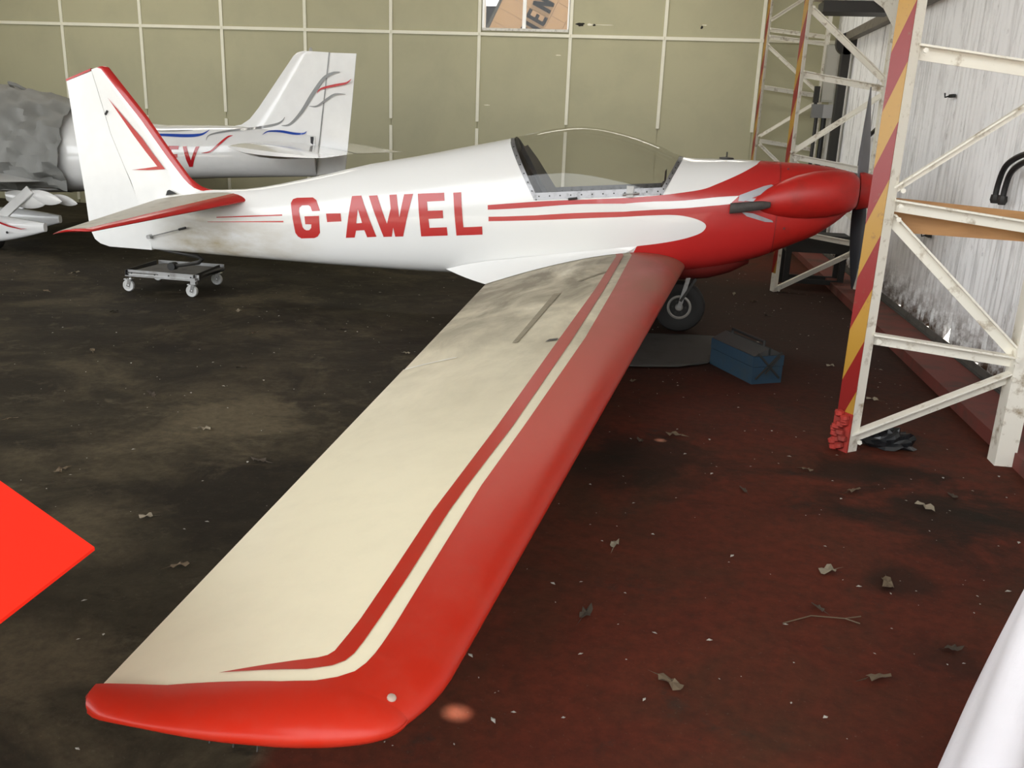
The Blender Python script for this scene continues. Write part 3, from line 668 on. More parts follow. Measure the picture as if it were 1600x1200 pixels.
def column(u):
    """near-side points from belly to spine"""
    zr = zrail(u) if XB-1e-6 <= u <= XF+1e-6 else (zrail(u) if u > XF else lerp(fus_sec(u)[3], 0.902, max(0, min(1, (u-2.6)/(XB-2.6)))))
    tr_ = fus_t(u, zr); ts = [lerp(-1, tr_, k/N1) for k in range(N1)]+[lerp(tr_, 1, k/N2) for k in range(N2+1)]
    out = []
    for t in ts:
        y, z = fus_pt(u, t); x = col_x(u, z)
        if abs(x-u) > 1e-6: y, z = fus_pt(x, fus_t(x, min(z, fus_sec(x)[0]))) if t < 1 else (0.0, fus_sec(x)[0])
        out.append((x, -y, z))
    return out
near = [column(u) for u in cols]
ib, iF = cols.index(XB), cols.index(XF)
V, fus_f, can_f = [], [], []
nr = N1+N2+1; ring = 2*nr-2
for c in near: V += c+[(x, -y, z) for x, y, z in c[-2:0:-1]]
for i in range(len(cols)-1):
    for k in range(ring):
        q = (i*ring+k, i*ring+(k+1) % ring, (i+1)*ring+(k+1) % ring, (i+1)*ring+k)
        hi = N1 <= k < ring-N1
        (can_f if hi and ib <= i < iF else fus_f).append(q)
fus_f.append(tuple((len(cols)-1)*ring+k for k in range(ring))); fus_f.append(tuple(reversed(range(ring))))
def used(V, F):
    ids = sorted({i for q in F for i in q}); mp = {a: b for b, a in enumerate(ids)}
    return [V[i] for i in ids], [tuple(mp[i] for i in q) for q in F]
mesh_obj('fuselage', *used(V, fus_f), fus_white, AC)
can = mesh_obj('canopy', *used(V, can_f), glass, AC); can['label'] = 'clear blown perspex canopy'
# canopy frame strips
def fpt(x, t, side=-1, off=0.003):
    y, z = fus_pt(x, t); zt, zb, hw, zc = fus_sec(x)
    ny = y/hw**2 if hw else 0; nz = (z-zc)/((zt-zc) if z > zc else (zc-zb))**2; l = math.hypot(ny, nz) or 1
    return (x, side*(y+off*ny/l), z+off*nz/l)
def fsurf(x, z, side=-1, off=0.0025): return fpt(x, fus_t(x, z), side, off)
m = MB(); mdots = MB()
for side in (-1, 1):
    ra, rb_, rc, rd = [], [], [], []
    for k in range(15):
        z = lerp(0.902, 1.297, k/14); x = XB-(z-0.902)/0.395*0.232; xt = max(0, z)
        zz = min(z, fus_sec(x)[0]); ra.append(fsurf(x-0.004, zz, side)); rb_.append(fsurf(x+0.030, min(zz, fus_sec(x+0.03)[0]), side))
        z = lerp(0.981, 1.221, k/14); x = XF+(z-0.981)/0.24*0.113
        zz = min(z, fus_sec(x)[0]); rc.append(fsurf(x+0.004, zz, side)); rd.append(fsurf(x-0.028, min(zz+0.0, fus_sec(x-0.028)[0]), side))
        if k % 2 == 0 and k < 14:
            for P in (ra, rb_), (rc, rd):
                a, b = Vector(P[0][-1]), Vector(P[1][-1]); mdots.lathe((a+b)/2, (0, side, 0), [(0, 0.005), (0.003, 0.005)], 8)
    m.add(*grid([ra, rb_])); m.add(*grid([rd, rc]))
    lo, hi = [], []
    for k in range(25):
        x = lerp(XB-0.005, XF+0.005, k/24); lo.append(fsurf(x, zrail(x)-0.004, side)); hi.append(fsurf(x, zrail(x)+0.045, side))
        if k % 2: mdots.lathe((Vector(lo[-1])*0.5+Vector(hi[-1])*0.5), (0, side, 0), [(0, 0.005), (0.003, 0.005)], 8)
    m.add(*grid([lo, hi]))
m.build('canopy_frame', frame_m, AC, True); o = mdots.build('frame_screw', black, AC, True); o['kind'] = 'stuff'
lt = MB(); p = Vector(fsurf(4.285, 0.972)); lt.box((p.x-0.025, p.y-0.022, p.z-0.02), (p.x+0.022, p.y+0.002, p.z+0.055)); lt.tube([(p.x-0.05, p.y-0.018, p.z-0.005), (p.x+0.06, p.y-0.018, p.z+0.01)], 0.007, 8); lt.build('canopy_latch', steel, AC)
lt = MB(); p = Vector(fsurf(3.90, 0.928)); lt.tube([(p.x-0.03, p.y-0.01, p.z-0.01), (p.x+0.03, p.y-0.012, p.z)], 0.008, 8); lt.build('canopy_latch', dark_metal, AC, True)
# cockpit
m = MB()
for s in (-1, 1):
    rows = [[(x, s*0.275, z) for x in (3.66, 4.0, 4.48)] for z in (0.48, 0.90)]; m.add(*grid(rows))
m.add([(3.66, -0.275, 0.48), (4.48, -0.275, 0.48), (4.48, 0.275, 0.48), (3.66, 0.275, 0.48)], [(0, 1, 2, 3)])
m.build('cockpit_tub', cock, AC)
P = [fus_pt(3.50, lerp(-0.3, 0.93, k/10)) for k in range(11)]
bv = [(3.645-(z-0.9)*0.50 if z > 0.9 else 3.645, -y*0.95, z-0.012) for y, z in P]; bv += [(x, -y, z) for x, y, z in reversed(bv)]
mesh_obj('rear_bulkhead', bv, [tuple(range(len(bv)))], seat_m, AC, False)
m = MB()
prof = [(3.49, 1.235, 0.10), (3.56, 1.14, 0.15), (3.65, 1.0, 0.20), (3.76, 0.84, 0.22), (3.86, 0.70, 0.22), (4.0, 0.60, 0.22), (4.25, 0.60, 0.21)]
rows = [[(x, -wd, z-0.02), (x+0.01, -wd, z+0.02), (x+0.012, 0, z+0.012), (x+0.01, wd, z+0.02), (x, wd, z-0.02)] for x, z, wd in prof]; m.add(*grid(rows, True)); m.build('seat', seat_m, AC, True)
m = MB(); P = [fus_pt(4.52, lerp(0.05, 0.9, k/8)) for k in range(9)]
pv = [(4.50, -y*0.93, min(z, 1.13)) for y, z in P]; pv += [(x, -y, z) for x, y, z in reversed(pv)]
ip = mesh_obj('instrument_panel', pv, [tuple(range(len(pv)))], panel_m, AC, False)
for yy in (-0.14, 0.0, 0.14): MB().lathe((4.49, yy, 1.0), (-1, 0, 0), [(0, 0.045), (0.01, 0.045), (0.01, 0.036), (0.004, 0.036)], 16).build('dial', black, ip, True)
MB().tube([(4.2, 0, 0.6), (4.22, 0, 0.75), (4.15, 0, 0.93)], [0.013, 0.012, 0.018], 8).build('control_stick', black, AC, True)

# cowling
ccols = [5.252, 5.33, 5.40, 5.47, 5.53, 5.59, 5.64, 5.68, 5.71, 5.735, 5.745]; rows = []
for u in ccols:
    c = [fus_pt(min(u, 5.74), lerp(-1, 1, k/28)) for k in range(29)]; s = 1.0 if u < 5.74 else 0.9
    zc_ = fus_sec(5.74)[3]; c = [(u, -y*s-0.0, zc_+(z-zc_)*s) for y, z in c]
    rows.append(c+[(x, -y, z) for x, y, z in c[-2:0:-1]])
v, fc = grid(rows, True); n = len(rows[0]); fc.append(tuple((len(rows)-1)*n+k for k in range(n)))
cw = mesh_obj('engine_cowling', v, fc, cowl_red, AC); cw['label'] = 'red engine cowling with bulged cheeks'
for side in (-1, 1):
    rows = []
    for X, rz, ry, zc_, yc in ((5.08, 0.006, 0.01, 0.950, 0.262), (5.11, 0.04, 0.035, 0.955, 0.245), (5.17, 0.080, 0.065, 0.968, 0.235), (5.25, 0.112, 0.095, 0.985, 0.225), (5.35, 0.138, 0.120, 1.004, 0.215), (5.46, 0.152, 0.135, 1.020, 0.205),
                               (5.57, 0.152, 0.140, 1.034, 0.195), (5.66, 0.140, 0.132, 1.043, 0.185), (5.715, 0.122, 0.114, 1.047, 0.178), (5.745, 0.095, 0.088, 1.048, 0.175), (5.752, 0.04, 0.04, 1.048, 0.175)):
        rows.append([(X, side*(yc+ry*math.cos(a)), zc_+rz*math.sin(a)) for a in [2*math.pi*k/28 for k in range(28)]])
    v, fc = grid(rows, True); fc += [tuple(range(28)), tuple(len(rows)*28-28+k for k in range(28))]
    ck = mesh_obj('cylinder_cheek', v, fc, cowl_red, cw)
seam = MB()
for side in (-1,):
    ra = [fpt(5.247, lerp(-0.95, 1, k/40), side, 0.001) for k in range(41)]; rb_ = [fpt(5.254, lerp(-0.95, 1, k/40), side, 0.0015) for k in range(41)]; seam.add(*grid([ra, rb_]))
seam.build('cowl_seam', dark_red, AC)
for X, z in ((5.30, 1.175), (5.31, 0.80), (5.32, 1.10)): p = fsurf(X, z); MB().lathe(p, (0, -1, 0), [(-0.003, 0.008), (0.002, 0.008)], 8).build('fastener', dark_red, cw, True)
# nose flash and stripes (paint laid on the fuselage skin)
flash_up = [(3.306, 0.847), (3.659, 0.891), (3.961, 0.919), (4.245, 0.945), (4.478, 0.974), (4.626, 0.998), (4.762, 1.027), (4.847, 1.063), (4.966, 1.12), (5.046, 1.164), (5.1, 1.197)]
s1low = [(3.308, 0.816), (3.649, 0.852), (4.248, 0.908), (4.597, 0.944), (4.854, 0.981), (4.998, 0.997)]
s2up = [(3.315, 0.768), (3.651, 0.797), (4.253, 0.855), (4.601, 0.894), (4.859, 0.928), (4.945, 0.941)]
s2low = [(3.316, 0.737), (3.653, 0.764), (4.017, 0.799), (4.255, 0.821), (4.431, 0.84), (4.582, 0.851), (4.687, 0.843), (4.77, 0.82), (4.803, 0.789), (4.777, 0.746), (4.699, 0.709), (4.597, 0.678), (4.481, 0.652), (4.355, 0.629)]
def smooth2(l, n=6):
    V_ = [Vector((x, z)) for x, z in l]; out = []
    for i in range(len(V_)-1):
        p0, p1, p2, p3 = V_[max(i-1, 0)], V_[i], V_[i+1], V_[min(i+2, len(V_)-1)]
        for q in range(n):
            s = q/n; p = 0.5*((2*p1)+(-p0+p2)*s+(2*p0-5*p1+4*p2-p3)*s*s+(-p0+3*p1-3*p2+p3)*s**3); out.append((p.x, p.y))
    return out+[l[-1]]
flash_up, s2low = smooth2(flash_up), smooth2(s2low)
toT = lambda l: [(x, fus_t(x, z)) for x, z in l]
loop = toT(flash_up)+[(5.135, 1.0), (5.25, 1.0), (5.25, 0.5), (5.25, 0.0), (5.25, -0.5), (5.25, -1.0), (4.8, -1.0), (4.3, -1.0), (4.25, -0.6)]+toT(s2low)[::-1]+toT(s2up)+toT(s1low)[::-1]
for side in (-1, 1):
    decal('nose_flash', [loop], lambda x, t, s=side: fpt(x, t, s, 0.002), red_paint, AC, 0.045)
# registration letters on both flanks
LET = dict(
 G=[[(1.827, 0.809), (1.958, 0.82), (1.99, 0.803), (2.025, 0.729), (1.96, 0.722), (1.946, 0.753), (1.927, 0.763), (1.874, 0.758), (1.853, 0.741), (1.851, 0.715), (1.881, 0.602), (1.895, 0.587), (1.913, 0.58), (1.936, 0.583), (1.953, 0.601), (1.955, 0.627), (1.904, 0.624), (1.898, 0.681), (2.018, 0.693), (2.024, 0.57), (2.004, 0.542), (1.977, 0.528), (1.869, 0.517), (1.84, 0.53), (1.819, 0.555), (1.786, 0.73), (1.779, 0.77), (1.794, 0.798)]],
 D=[[(2.075, 0.713), (2.193, 0.722), (2.2, 0.665), (2.084, 0.652)]],
 A=[[(2.277, 0.849), (2.351, 0.857), (2.476, 0.573), (2.403, 0.564), (2.382, 0.614), (2.316, 0.606), (2.304, 0.555), (2.233, 0.548)], [(2.329, 0.764), (2.364, 0.665), (2.318, 0.658)]],
 W=[[(2.41, 0.859), (2.476, 0.866), (2.559, 0.671), (2.586, 0.78), (2.57, 0.874), (2.625, 0.881), (2.654, 0.722), (2.683, 0.885), (2.75, 0.892), (2.683, 0.589), (2.622, 0.584), (2.607, 0.647), (2.596, 0.582), (2.532, 0.576)]],
 E=[[(2.787, 0.895), (2.983, 0.913), (2.99, 0.859), (2.86, 0.845), (2.868, 0.782), (2.98, 0.792), (2.985, 0.738), (2.875, 0.726), (2.884, 0.664), (3.013, 0.677), (3.02, 0.619), (2.821, 0.599)]],
 L=[[(3.051, 0.917), (3.108, 0.923), (3.135, 0.684), (3.272, 0.698), (3.276, 0.642), (3.085, 0.623)]])
for k, lp in LET.items():
    decal('registration_letter' if k != 'D' else 'registration_dash', lp, lambda x, z: fsurf(x, z), red_paint, AC, 0.03)
for lp in ([(1.137, 0.626), (1.709, 0.683), (1.713, 0.673), (1.136, 0.619)], [(1.054, 0.584), (1.72, 0.636), (1.724, 0.626), (1.054, 0.581)]):
    decal('pinstripe', [lp], lambda x, z: fsurf(x, z), red_paint, AC, 0.05, False)
# exhaust and heat shields
m = MB(); rows = []
for X, rz, ry, z in ((4.945, 0.044, 0.034, 0.916), (5.0, 0.043, 0.036, 0.924), (5.08, 0.040, 0.036, 0.936), (5.15, 0.036, 0.032, 0.946), (5.20, 0.024, 0.022, 0.952)):
    y = -fus_hw(X, z)-0.036; rows.append([(X, y+ry*math.cos(2*math.pi*k/16), z+rz*math.sin(2*math.pi*k/16)*(1+0.25*math.cos(4*math.pi*k/16))) for k in range(16)])
m.add(*grid(rows, True)); r0 = rows[0]
rows2 = [r0, [(4.947, (p[1]-r0[0][1])*0.75+r0[0][1]-0.006, 0.918+(p[2]-0.918)*0.75) for p in r0], [(5.02, (p[1]-r0[0][1])*0.75+r0[0][1]-0.006, 0.92+(p[2]-0.918)*0.7) for p in r0]]
m.add(*grid(rows2, True)); m.build('exhaust_pipe', soot, AC, True)
for lp in ([(4.995, 0.962), (4.998, 0.999), (5.15, 1.063), (5.197, 1.075), (5.222, 1.066), (5.215, 1.046), (5.08, 0.985), (5.03, 0.962)], [(5.02, 0.895), (5.10, 0.888), (5.225, 0.850), (5.235, 0.838), (5.18, 0.838), (5.06, 0.868)], [(5.04, 0.965), (5.16, 0.962), (5.16, 0.978), (5.08, 0.985)]):
    decal('heat_shield', [lp], lambda x, z: fsurf(x, z, -1, 0.006), shield, AC, 0.05)
# spinner and propeller
HZ = 1.052
m = MB(); m.lathe((5.775, 0, HZ), (1, 0, 0.02), [(0, 0.0), (0, 0.125), (0.03, 0.122), (0.09, 0.108), (0.15, 0.084), (0.20, 0.052), (0.225, 0.022), (0.23, 0.0)], 28); sp_ = m.build('spinner', cowl_red, AC, True)
MB().lathe((5.745, 0, HZ), (1, 0, 0), [(-0.03, 0.06), (0.03, 0.06)], 16).build('hub_backplate', dark_metal, AC, True)
for sgn, mt in ((1, plain('blade_grey', (0.16, 0.16, 0.17), 0.4)), (-1, seat_m)):
    rows = []
    for q in range(15):
        s = q/14; rr_ = lerp(0.05, 0.66, s); ch = 0.075*(0.6+1.0*math.sin(math.pi*min(1, s*0.8+0.18))**1.0)*(1 if s < 0.9 else 1-(s-0.9)*6)
        tw = R(lerp(55, 18, s)); th = lerp(0.028, 0.008, s)
        ln = []
        for kk in range(12):
            a = 2*math.pi*kk/12; cx, ty = ch/2*math.cos(a), th/2*math.sin(a)
            yy = cx*math.cos(tw)-ty*math.sin(tw); xx = cx*math.sin(tw)+ty*math.cos(tw)
            ln.append((5.80+xx-sgn*rr_*0.05, sgn*yy, HZ+sgn*rr_))
        rows.append(ln)
    v, fc = grid(rows, True); fc += [tuple(range(12)), tuple(14*12+k for k in range(12))]
    mesh_obj('propeller_blade', v, fc, mt, AC)
# little filler cap on the nose deck
m = MB(); m.lathe((4.90, 0, 1.222), (0, 0, 1), [(0, 0.05), (0.008, 0.05), (0.012, 0.02), (0.012, 0.006), (0.045, 0.005)], 12); m.build('fuel_cap', dark_metal, AC, True)

# wings
def wsurf(sg, y, off=0.0022):
    p = Vector(wing_sigma(y, sg)); q = 0.003
    a, c = Vector(wing_sigma(y, sg+q)), Vector(wing_sigma(y, sg-q)); d = a-c
    n = Vector((d.z, 0, -d.x)).normalized()
    if n.dot(p-Vector(wing_pt(y, 0.25, -1)).lerp(Vector(wing_pt(y, 0.25, 1)), 0.5)) < 0: n = -n
    return tuple(p+n*off)
def wing_mesh(side, parent):
    YA = -2.85                                  # inboard end of the aileron
    ys = [lerp(WROOT, YA, k/18) for k in range(19)]+[lerp(YA, WTIP, k/16) for k in range(1, 17)]
    NF, NR = 26, 12
    def xis(y):
        xh = lerp(0.745, 0.615, max(0.0, (y-YA)/(WTIP-YA)))
        f = [xh*(1-math.cos(math.pi/2*(k/NF)**1.15)) for k in range(NF+1)]
        return f+[lerp(xh, 1, k/NR) for k in range(1, NR+1)]
    def fy(p): return p if side < 0 else (p[0], -p[1], p[2])
    def order(y):
        xi = xis(y); return [(x, 1) for x in reversed(xi)]+[(x, -1) for x in xi[1:-1]]
    rows = [[fy(wing_pt(y, x, u)) for x, u in order(y)] for y in ys]
    v, fc = grid(rows, True); n = len(rows[0])
    wing_f, ail_f = [], []
    for i in range(len(ys)-1):
        for k in range(n):
            q = fc[i*n+k]; rear = k < NR or k >= n-NR
            (ail_f if rear and i >= 18 else wing_f).append(q)
    wing_f.append(tuple(range(n)))
    wg = mesh_obj('wing', *used(v, wing_f), wing_cream, parent)
    av, af = used(v, ail_f)
    def lift(x, y, z):
        le, te, th = wing_edges(-abs(y)); xh = lerp(0.745, 0.615, max(0.0, (-abs(y)-YA)/(WTIP-YA)))
        return (x, y, z+0.016*max(0.0, (le[0]-x)-xh*(le[0]-te[0])))
    mesh_obj('aileron', [lift(*p) for p in av], af, wing_cream, wg)
    # rounded red wing tip
    le, te, th = wing_edges(WTIP); tip = []
    for q in range(0, 17):
        a = q/16*math.pi/2; sc = max(0.0, math.cos(a)); row = []
        for x, up in order(WTIP):
            p = wsurf(up*max(x, 1e-5)*math.hypot(te[0]-le[0], te[1]-le[1]), WTIP, 0.0036); pm = [(a1+b1)/2 for a1, b1 in zip(wing_pt(WTIP, x, 1), wing_pt(WTIP, x, -1))]
            E_ = 0.088*math.sqrt(max(0.0, 1-max(0.0, 1-x/0.34)**2))*lerp(1, 0.40, max(0, (x-0.45)/0.55)**1.6)*math.sqrt(max(0.0, 1-max(0.0, (x-0.90)/0.10)**2))+0.004
            dz = max(abs(p[2]-pm[2]), 0.023*min(1.0, x/0.5))*math.sqrt(max(0.0, 1-max(0.0, (x-0.95)/0.05)**2)); p = (p[0]-0.014*max(0.0, (x-0.75)/0.25), p[1], pm[2]+up*dz)
            row.append(fy((pm[0]+(p[0]-pm[0])*sc, WTIP+0.012-(E_+0.012)*math.sin(a), pm[2]+(p[2]-pm[2])*sc)))
        tip.append(row)
    v, fc = grid(tip, True)
    t = mesh_obj('wing_tip', v, fc, wing_red, wg, weld=True); t['label'] = 'rounded red wing tip'
    return wg
WG = wing_mesh(-1, AC); WG['label'] = 'dusty cream wing with red leading edge'
WF = wing_mesh(1, AC)
led = [(0.385, -0.18), (0.325, -0.40), (0.255, -1.6), (0.200, -2.72), (0.172, -3.86), (0.164, -4.33), (0.156, -4.488), (0.139, -4.805), (0.128, -4.997), (0.125, -5.119), (0.128, -5.145), (0.144, -5.166), (0.172, -5.181), (0.241, -5.188), (0.373, -5.196), (0.395, -5.1935), (0.504, -5.197), (0.606, -5.198), (0.606, -5.2005)]
stA = [(0.435, -0.18), (0.380, -0.40), (0.305, -1.6), (0.248, -2.765), (0.206, -3.87), (0.2, -4.336), (0.195, -4.493), (0.173, -4.811), (0.165, -4.974), (0.161, -5.096), (0.164, -5.118), (0.177, -5.135), (0.214, -5.149), (0.376, -5.157)]
stB = [(0.478, -0.18), (0.428, -0.40), (0.357, -1.6), (0.302, -2.868), (0.255, -3.869), (0.240, -4.336), (0.235, -4.494), (0.212, -4.807), (0.201, -4.983), (0.2, -5.091), (0.205, -5.105), (0.218, -5.114)]
sq = lambda s: math.copysign(math.sqrt(abs(s)), s)
led = densify(led+[(0.0, -5.2005), (-0.10, -5.2005), (-0.22, -0.18)], 0.06)
tauloop = [(sq(s), y) for s, y in led]
tau = lambda t, y: wsurf(math.copysign(t*t, t), y, 0.0028)
decal('leading_edge_red', [tauloop], tau, wing_red, WG, 0.03)
decal('wing_stripe', [stA+stB[::-1]], wsurf, wing_red, WG, 0.04)
decal('leading_edge_red', [tauloop], lambda t, y: (lambda p: (p[0], -p[1], p[2]))(tau(t, y)), wing_red, WF, 0.06)
gap_m = plain('control_gap_shadow', (0.20, 0.17, 0.12), 0.8)
gap_l = plain('control_gap_light', (0.85, 0.83, 0.76), 0.6)
brake_m = plain('airbrake_slot_grime', (0.30, 0.265, 0.19), 0.8, dirt=(0.2, 0.17, 0.12), dscale=14)
decal('airbrake', [[(0.585, -1.61), (0.545, -1.61), (0.490, -2.74), (0.515, -2.74)]], lambda a, b: wsurf(a, b, 0.003), brake_m, WG, 0.08)
decal('aileron_gap', [[(0.965, -2.862), (0.73, -2.858), (0.73, -2.842), (0.965, -2.842)]], lambda a, b: wsurf(a, b, 0.004), gap_l, WG, 0.05)
decal('pitot_tag', [[(0.358, -2.79), (0.349, -2.745), (0.313, -2.735), (0.312, -2.765)]], lambda a, b: wsurf(a, b, 0.004), soot, WG, 0.05, False)
decal('walkway_mark', [[(0.50, -1.30), (0.52, -1.27), (0.40, -1.02), (0.385, -1.05)]], lambda a, b: wsurf(a, b, 0.003), brake_m, WG, 0.08)
m = MB(); p = wsurf(0.035, -5.185); m.lathe((p[0], p[1], p[2]+0.001), (0.3, -0.2, 1), [(-0.003, 0.008), (0.002, 0.008), (0.004, 0.005), (0.004, 0.0)], 12); m.build('tie_down_cap', plain('cap_pale', (0.36, 0.27, 0.22), 0.5), WG, True)
m = MB()
for k in range(3): m.tube([(3.95+k*0.045, -5.20, 0.37), (3.95+k*0.045, -5.21, 0.345)], 0.0015, 6)
m.build('drain_pins', dark_metal, WG)['kind'] = 'stuff'
# root fillet
fa = [(2.985, 0.366), (3.116, 0.409), (3.296, 0.453), (3.626, 0.511), (4.005, 0.573), (4.36, 0.630)]
fb = [(1.330, -0.482), (1.188, -0.468), (1.0, -0.425), (0.75, -0.375), (0.55, -0.335), (0.38, -0.312)]
fa2 = [fa[0]]+[(lerp(fa[i][0], fa[i+1][0], q/4), lerp(fa[i][1], fa[i+1][1], q/4)) for i in range(5) for q in range(1, 5)]
fb2 = [fb[0]]+[(lerp(fb[i][0], fb[i+1][0], q/4), lerp(fb[i][1], fb[i+1][1], q/4)) for i in range(5) for q in range(1, 5)]
rows = []
for (x, z), (s_, y_) in zip(fa2, fb2):
    A_, B_ = Vector(fsurf(x, z, -1, 0.003)), Vector(wsurf(s_, y_, 0.004)); ln = []
    for q in range(7):
        t = q/6; p = A_.lerp(B_, t); sag = math.sin(math.pi*t)*0.10*min(0.2, (A_-B_).length)
        ln.append((p.x, p.y+sag*0.6, p.z-sag*0.5))
    rows.append(ln)
v, fc = grid(rows); mesh_obj('root_fillet', v, fc, fus_white, AC); mesh_obj('root_fillet', [(x, -y, z) for x, y, z in v], fc, fus_white, AC)
und = [[rows[0][k] for k in range(7)], [(lerp(rows[0][k][0], 3.45, 0.5), rows[0][k][1]*0.8, 0.345) for k in range(7)]]
v, fc = grid(und); mesh_obj('fillet_underside', v, fc, fus_white, AC)
# belly wheel fairing, wheel and fork
rows = []
for X, hw, zb, zt in ((4.32, 0.10, 0.37, 0.5), (4.45, 0.15, 0.355, 0.52), (4.66, 0.165, 0.375, 0.55), (4.85, 0.16, 0.40, 0.58), (5.0, 0.14, 0.45, 0.62), (5.12, 0.10, 0.52, 0.65)):
    rows.append([(X, hw*math.cos(a), zt+(zb-zt)*abs(math.sin(a))**0.6) for a in [math.pi*k/14 for k in range(15)]])
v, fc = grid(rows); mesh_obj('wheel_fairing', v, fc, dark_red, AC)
WC = (4.675, 0.0, 0.182)
MB().lathe(WC, (0, 1, 0), [(-0.05, 0.085), (-0.062, 0.11), (-0.066, 0.14), (-0.055, 0.168), (-0.03, 0.180), (0, 0.183), (0.03, 0.180), (0.055, 0.168), (0.066, 0.14), (0.062, 0.11), (0.05, 0.085)], 40).build('tyre', tyre, AC, True)
m = MB(); m.lathe(WC, (0, 1, 0), [(-0.058, 0.0), (-0.058, 0.022), (-0.048, 0.03), (-0.044, 0.06), (-0.055, 0.075), (-0.05, 0.088), (0.05, 0.088), (0.055, 0.075), (0.044, 0.05), (0.058, 0.022), (0.058, 0.0)], 28)
hb = m.build('wheel_hub', hub_m, AC, True)
for k in range(6): a = k*math.pi/3; MB().lathe((WC[0]+0.045*math.cos(a), -0.05, WC[2]+0.045*math.sin(a)), (0, -1, 0), [(-0.006, 0.008), (0.004, 0.008)], 8).build('wheel_bolt', dark_metal, hb)
for s in (-1, 1):
    MB().bar((WC[0], s*0.078, WC[2]), (WC[0]+0.05, s*0.085, 0.42), 0.03, 0.014, (0, 1, 0)).build('wheel_fork', steel, AC)
    MB().bar((WC[0]+0.005, s*0.082, WC[2]+0.05), (WC[0]+0.10, s*0.085, 0.40), 0.02, 0.012, (0, 1, 0)).build('brake_arm', dark_metal, AC)

# fin, rudder, tailplane
def lens(xl, xt, z, th, n=9, wl=0.5):
    """thin symmetric section between xl (front) and xt (rear); returns near then far side"""
    pts = []
    for k in range(n):
        s = 0.5*(1-math.cos(math.pi*k/(n-1))); x = lerp(xl, xt, s); t = th*(1-s)**0.8*(min(1, s/0.25)**0.5 if s < 0.25 else 1)
        pts.append((x, -t, z+(0)))
    return pts
LEp = [(1.26, 0.806), (1.12, 0.816), (1.02, 0.824), (0.963, 0.841), (0.92, 0.866), (0.873, 0.905), (0.752, 1.059), (0.547, 1.342), (0.40, 1.516), (0.252, 1.691), (0.215, 1.702)]
HIp = [(0.517, 0.60), (0.47, 0.62), (0.44, 0.66), (0.425, 0.70), (0.405, 0.76), (0.372, 0.855), (0.325, 0.965), (0.235, 1.20), (0.175, 1.44), (0.119, 1.655), (0.113, 1.672)]
rows = []; idx = []
NS = 12
for (xl, zl), (xh, zh) in zip(LEp, HIp):
    th = 0.034 if zl > 0.9 else lerp(0.055, 0.034, (zl-0.8)/0.1); L_ = math.hypot(xl-xh, zl-zh); rb = min(0.5, 0.052/max(L_, 0.06))
    ss = [0, rb*0.15, rb*0.45, rb]+[lerp(rb, 1, k/8) for k in range(1, 9)]
    nearp = [(lerp(xl, xh, s), -th*(min(1, s/0.3)**0.5)*(1-0.35*s), lerp(zl, zh, s)) for s in ss]
    rows.append(nearp[::-1]+[(x, -y, z) for x, y, z in nearp[1:]])
v, fc = grid(rows); nc = len(rows[0])-1
idx = [1 if 8 <= k < 14 else 0 for i in range(len(rows)-1) for k in range(nc)]
fc.append(tuple((len(rows)-1)*(nc+1)+k for k in range(nc+1))); idx.append(1)
fn = mesh_obj('fin', v, fc, None, AC, True, [white_paint, red_paint], idx); fn['label'] = 'white fin with red leading edge'
fl = [(0.243, 1.47), (0.44, 1.205), (0.534, 1.084), (0.634, 0.974), (0.515, 0.956), (0.396, 0.938), (0.686, 0.960), (0.514, 1.175)]
fl = [(0.243, 1.47), (0.440, 1.196), (0.534, 1.077), (0.620, 0.976), (0.500, 0.955), (0.396, 0.940), (0.540, 0.944), (0.684, 0.958), (0.600, 1.060), (0.510, 1.180), (0.42, 1.275)]
def fin_y(x, z):
    # half thickness of the fin at (x,z)
    for (a, b) in zip(zip(LEp, HIp), list(zip(LEp, HIp))[1:]):
        pass
    return 0.036
decal('fin_flash', [fl], lambda x, z: (x, -fin_y(x, z), z), red_paint, fn, 0.05)
TEp = [(-0.122, 1.582), (-0.10, 1.252), (-0.059, 0.737), (-0.048, 0.508), (-0.029, 0.423), (-0.008, 0.375), (0.039, 0.342), (0.118, 0.322)]
HRp = [(0.117, 1.660), (0.234, 1.20), (0.412, 0.737), (0.470, 0.56), (0.492, 0.47), (0.503, 0.40), (0.508, 0.35), (0.510, 0.322)]
rows = []
for (xt, zt), (xh, zh) in zip(TEp, HRp):
    nearp = [(lerp(xh, xt, s), -0.023*(1-s)**0.9*(1 if zt > 0.4 else 0.9)-0.002, lerp(zh, zt, s)) for s in [k/8 for k in range(9)]]
    rows.append(nearp+[(x, -y, z) for x, y, z in nearp[::-1]])
v, fc = grid(rows, True); n = len(rows[0]); fc += [tuple(range(n)), tuple(len(v)-n+k for k in range(n))]
rd = mesh_obj('rudder', v, fc, white_paint, AC); rd['label'] = 'white rudder'
mesh_obj('rudder_top_edge', [(-0.125, -0.006, 1.582), (0.108, -0.024, 1.664), (0.108, 0.024, 1.664), (-0.125, 0.006, 1.582), (-0.125, -0.006, 1.597), (0.108, -0.022, 1.680), (0.108, 0.022, 1.680), (-0.125, 0.006, 1.597)], [(3, 2, 1, 0), (4, 5, 6, 7), (0, 1, 5, 4), (1, 2, 6, 5), (2, 3, 7, 6), (3, 0, 4, 7)], red_paint, rd)
for (x, z, s) in ((0.205, 1.37, 0.05), (0.517, 0.43, 0.03)): MB().bar((x, -0.03, z-s/2), (x+0.02, -0.03, z+s/2-0.02) if s > 0.04 else (x+0.001, -0.03, z+s/2), 0.012, 0.012).build('rudder_hinge', black, rd)
